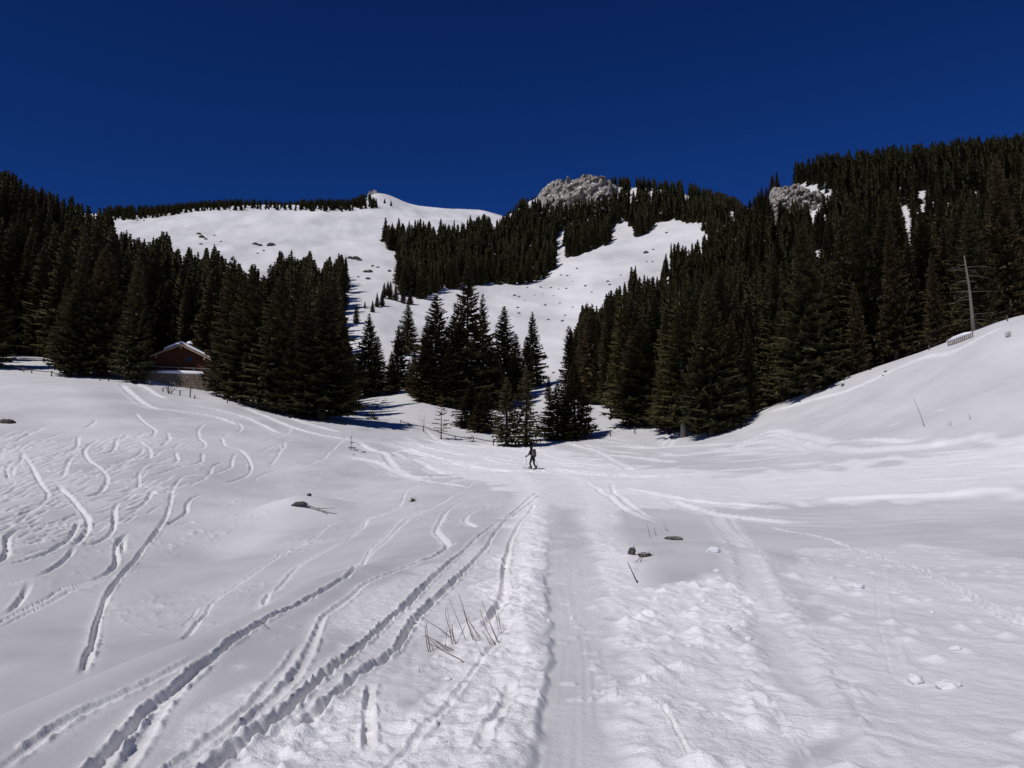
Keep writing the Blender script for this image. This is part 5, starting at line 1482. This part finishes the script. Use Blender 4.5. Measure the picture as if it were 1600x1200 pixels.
rw['kind'] = 'thing'
b = MB(); b.box((.55, -2.2, -1.15), (9.2, .5, 2.2)); b.build('core', M_MORTAR, rw)
b = MB()
z = -2.1
while z < -.1:
    hh = random.uniform(.22, .34); x = -4.05
    while x < 5.1:
        ww = random.uniform(.3, .75)
        b.box((x + ww / 2, -2.46 - random.uniform(0, .05), z + hh / 2), (ww - .035, .12, hh - .035), 0, .94); x += ww
    z += hh
st = b.build('stones', M_STONEWALL, rw); tag(st, None, None, None, 'stuff')
b = MB(); b.tube([(-4.1, -2.1, -.06), (-1, -2.2, .10), (2, -2.2, .10), (5.1, -2.1, .02)], [.22, .32, .31, .2], 8); b.build('snow_cap', M_SNOWCAP, rw, True)
rock('boulder', 'pale brown rock at the right end of the stone retaining wall', 'rock', Vector(HUT) + Vector((5.6 * cos(HR) + 2.2 * sin(HR), 5.6 * sin(HR) - 2.2 * cos(HR), -1.5)), (1.0, .6, .7), M_STONEWALL, 44, sink=.5)

# ------------------------------------------------------------------ the skier
SK = spot(832.5, 733)
HEAD = R(38)           # walking up and to the left
fx, fy = -sin(HEAD), cos(HEAD)
sk = thing('person', 'person in black clothes on skis walking uphill away from the camera', 'person', SK, HEAD)
SKIN = [  # x right, y forward, z up, radius, parent
    ('pelvis', 0, 0, .93, .155, None), ('waist', 0, .03, 1.08, .140, 'pelvis'), ('chest', 0, .08, 1.30, .165, 'waist'), ('neck', 0, .13, 1.47, .075, 'chest'), ('headc', 0, .18, 1.58, .095, 'neck'), ('headt', 0, .19, 1.68, .085, 'headc'),
    ('shl', -.19, .08, 1.40, .080, 'chest'), ('ell', -.30, .10, 1.14, .055, 'shl'), ('wrl', -.33, .32, 1.00, .042, 'ell'), ('hdl', -.33, .40, 1.00, .045, 'wrl'),
    ('shr', .19, .08, 1.40, .080, 'chest'), ('elr', .29, -.02, 1.14, .055, 'shr'), ('wrr', .32, .14, .96, .042, 'elr'), ('hdr', .32, .21, .95, .045, 'wrr'),
    ('hipl', -.10, 0, .86, .110, 'pelvis'), ('knl', -.11, .20, .50, .075, 'hipl'), ('anl', -.11, .10, .13, .058, 'knl'), ('tol', -.11, .28, .09, .052, 'anl'),
    ('hipr', .10, 0, .86, .110, 'pelvis'), ('knr', .11, .0, .48, .075, 'hipr'), ('anr', .11, -.26, .14, .058, 'knr'), ('tor', .11, -.08, .09, .052, 'anr')]
me = bpy.data.meshes.new('body')
nm = [q[0] for q in SKIN]
me.from_pydata([q[1:4] for q in SKIN], [(nm.index(q[5]), i) for i, q in enumerate(SKIN) if q[5]], [])
me.materials.append(M_BLACK)
bo = link('body', me, sk)
md = bo.modifiers.new('skin', 'SKIN'); md.use_smooth_shade = True
for i, q in enumerate(SKIN):
    me.skin_vertices[0].data[i].radius = (q[4], q[4] * (.8 if q[0] in ('pelvis', 'waist', 'chest') else 1))
me.skin_vertices[0].data[0].use_root = True
md = bo.modifiers.new('sub', 'SUBSURF'); md.levels = 1; md.render_levels = 1
def blob(name, c, r, mat, parent, sub=3):
    bm = bmesh.new(); bmesh.ops.create_icosphere(bm, subdivisions=sub, radius=1)
    for v in bm.verts:
        v.co = Vector((v.co.x * r[0] + c[0], v.co.y * r[1] + c[1], v.co.z * r[2] + c[2]))
    m_ = bpy.data.meshes.new(name); bm.to_mesh(m_); bm.free(); m_.materials.append(mat)
    for pl in m_.polygons: pl.use_smooth = True
    return link(name, m_, parent)
blob('face', (0, .215, 1.615), (.078, .085, .105), M_SKIN, sk)
blob('hat', (0, .175, 1.675), (.115, .125, .105), M_BLACK, sk)
blob('glove', (-.33, .40, 1.0), (.05, .065, .055), M_BLACK, sk, 2)
blob('glove', (.32, .21, .95), (.05, .065, .055), M_BLACK, sk, 2)
for xx, yy, zz in ((-.11, .17, .10), (.11, -.18, .10)):
    b = MB(); b.box((xx, yy, zz - .02), (.115, .31, .10), 0, .9); b.box((xx, yy - .07, zz + .11), (.12, .15, .22), 0, .95); b.build('boot', M_METAL, sk)
def put(x, y, z):
    return Vector((SK.x + x * cos(HEAD) - y * sin(HEAD), SK.y + x * sin(HEAD) + y * cos(HEAD), SK.z + z))
bp_ = thing('backpack', 'grey backpack on the back of the skier', 'backpack', put(0, -.12, 1.25), HEAD)
b = MB(); b.box((0, -.02, 0), (.30, .20, .46), 0, .86); b.build('bag', M_PACK, bp_)
b = MB(); b.box((0, -.145, -.05), (.22, .07, .26), 0, .85); b.build('front_pocket', M_PACK, bp_)
b = MB(); b.box((0, 0, .26), (.27, .19, .07), 0, .8); b.build('lid', M_BLACK, bp_)
for sd in (-1, 1):
    b = MB(); b.tube([(sd * .10, .07, .22), (sd * .12, .22, .24), (sd * .13, .34, .08), (sd * .12, .30, -.12)], .02, 5); b.build('strap', M_BLACK, bp_)
for xx, yy, lab in ((-.11, .17, 'left ski under the walking person'), (.11, -.18, 'right ski under the walking person')):
    q = put(xx, yy, 0)
    t = thing('ski', lab, 'ski', q, HEAD)
    b = MB()
    pr = [(-.85, .0, .05), (-.5, .012, .045), (0, .012, .04), (.5, .012, .045), (.72, .03, .048), (.86, .13, .03)]
    gz = lambda yy_: ground(q.x - yy_ * sin(HEAD), q.y + yy_ * cos(HEAD)) - q.z
    vs_, fs_ = [], []
    for (y_, z_, w_) in pr:
        z_ = z_ + .03 + max(gz(y_), -.1)
        vs_ += [(-w_, y_, z_), (w_, y_, z_), (w_, y_, z_ + .015), (-w_, y_, z_ + .015)]
    for k in range(len(pr) - 1):
        o = 4 * k
        fs_ += [(o, o + 1, o + 5, o + 4), (o + 1, o + 2, o + 6, o + 5), (o + 2, o + 3, o + 7, o + 6), (o + 3, o, o + 4, o + 7)]
    fs_ += [(3, 2, 1, 0), (4 * len(pr) - 4, 4 * len(pr) - 3, 4 * len(pr) - 2, 4 * len(pr) - 1)]
    b.add(vs_, fs_); b.build('board', M_SKI, t)
    b = MB(); b.box((0, -.02, .055 + max(gz(0), -.1)), (.07, .34, .03)); b.build('binding', M_METAL, t)
for hx, hy, hz, tx, ty, lab in ((-.33, .40, 1.0, -.42, .18, 'ski pole in the left hand of the walking person'), (.32, .21, .95, .40, -.30, 'ski pole in the right hand of the walking person')):
    q = put(tx, ty, 0); q.z = ground(q.x, q.y)
    t = thing('ski_pole', lab, 'ski pole', q)
    hnd = put(hx, hy, hz) - q; top = hnd * 1.10
    b = MB(); b.tube([(0, 0, -.03), tuple(hnd)], .011, 6); b.build('shaft', M_METAL, t)
    b = MB(); b.tube([tuple(hnd * .93), tuple(top)], .019, 6); b.build('grip', M_BLACK, t)
    b = MB(); b.tube([tuple(hnd * .06), tuple(hnd * .075)], .055, 8); b.build('basket', M_BLACK, t)
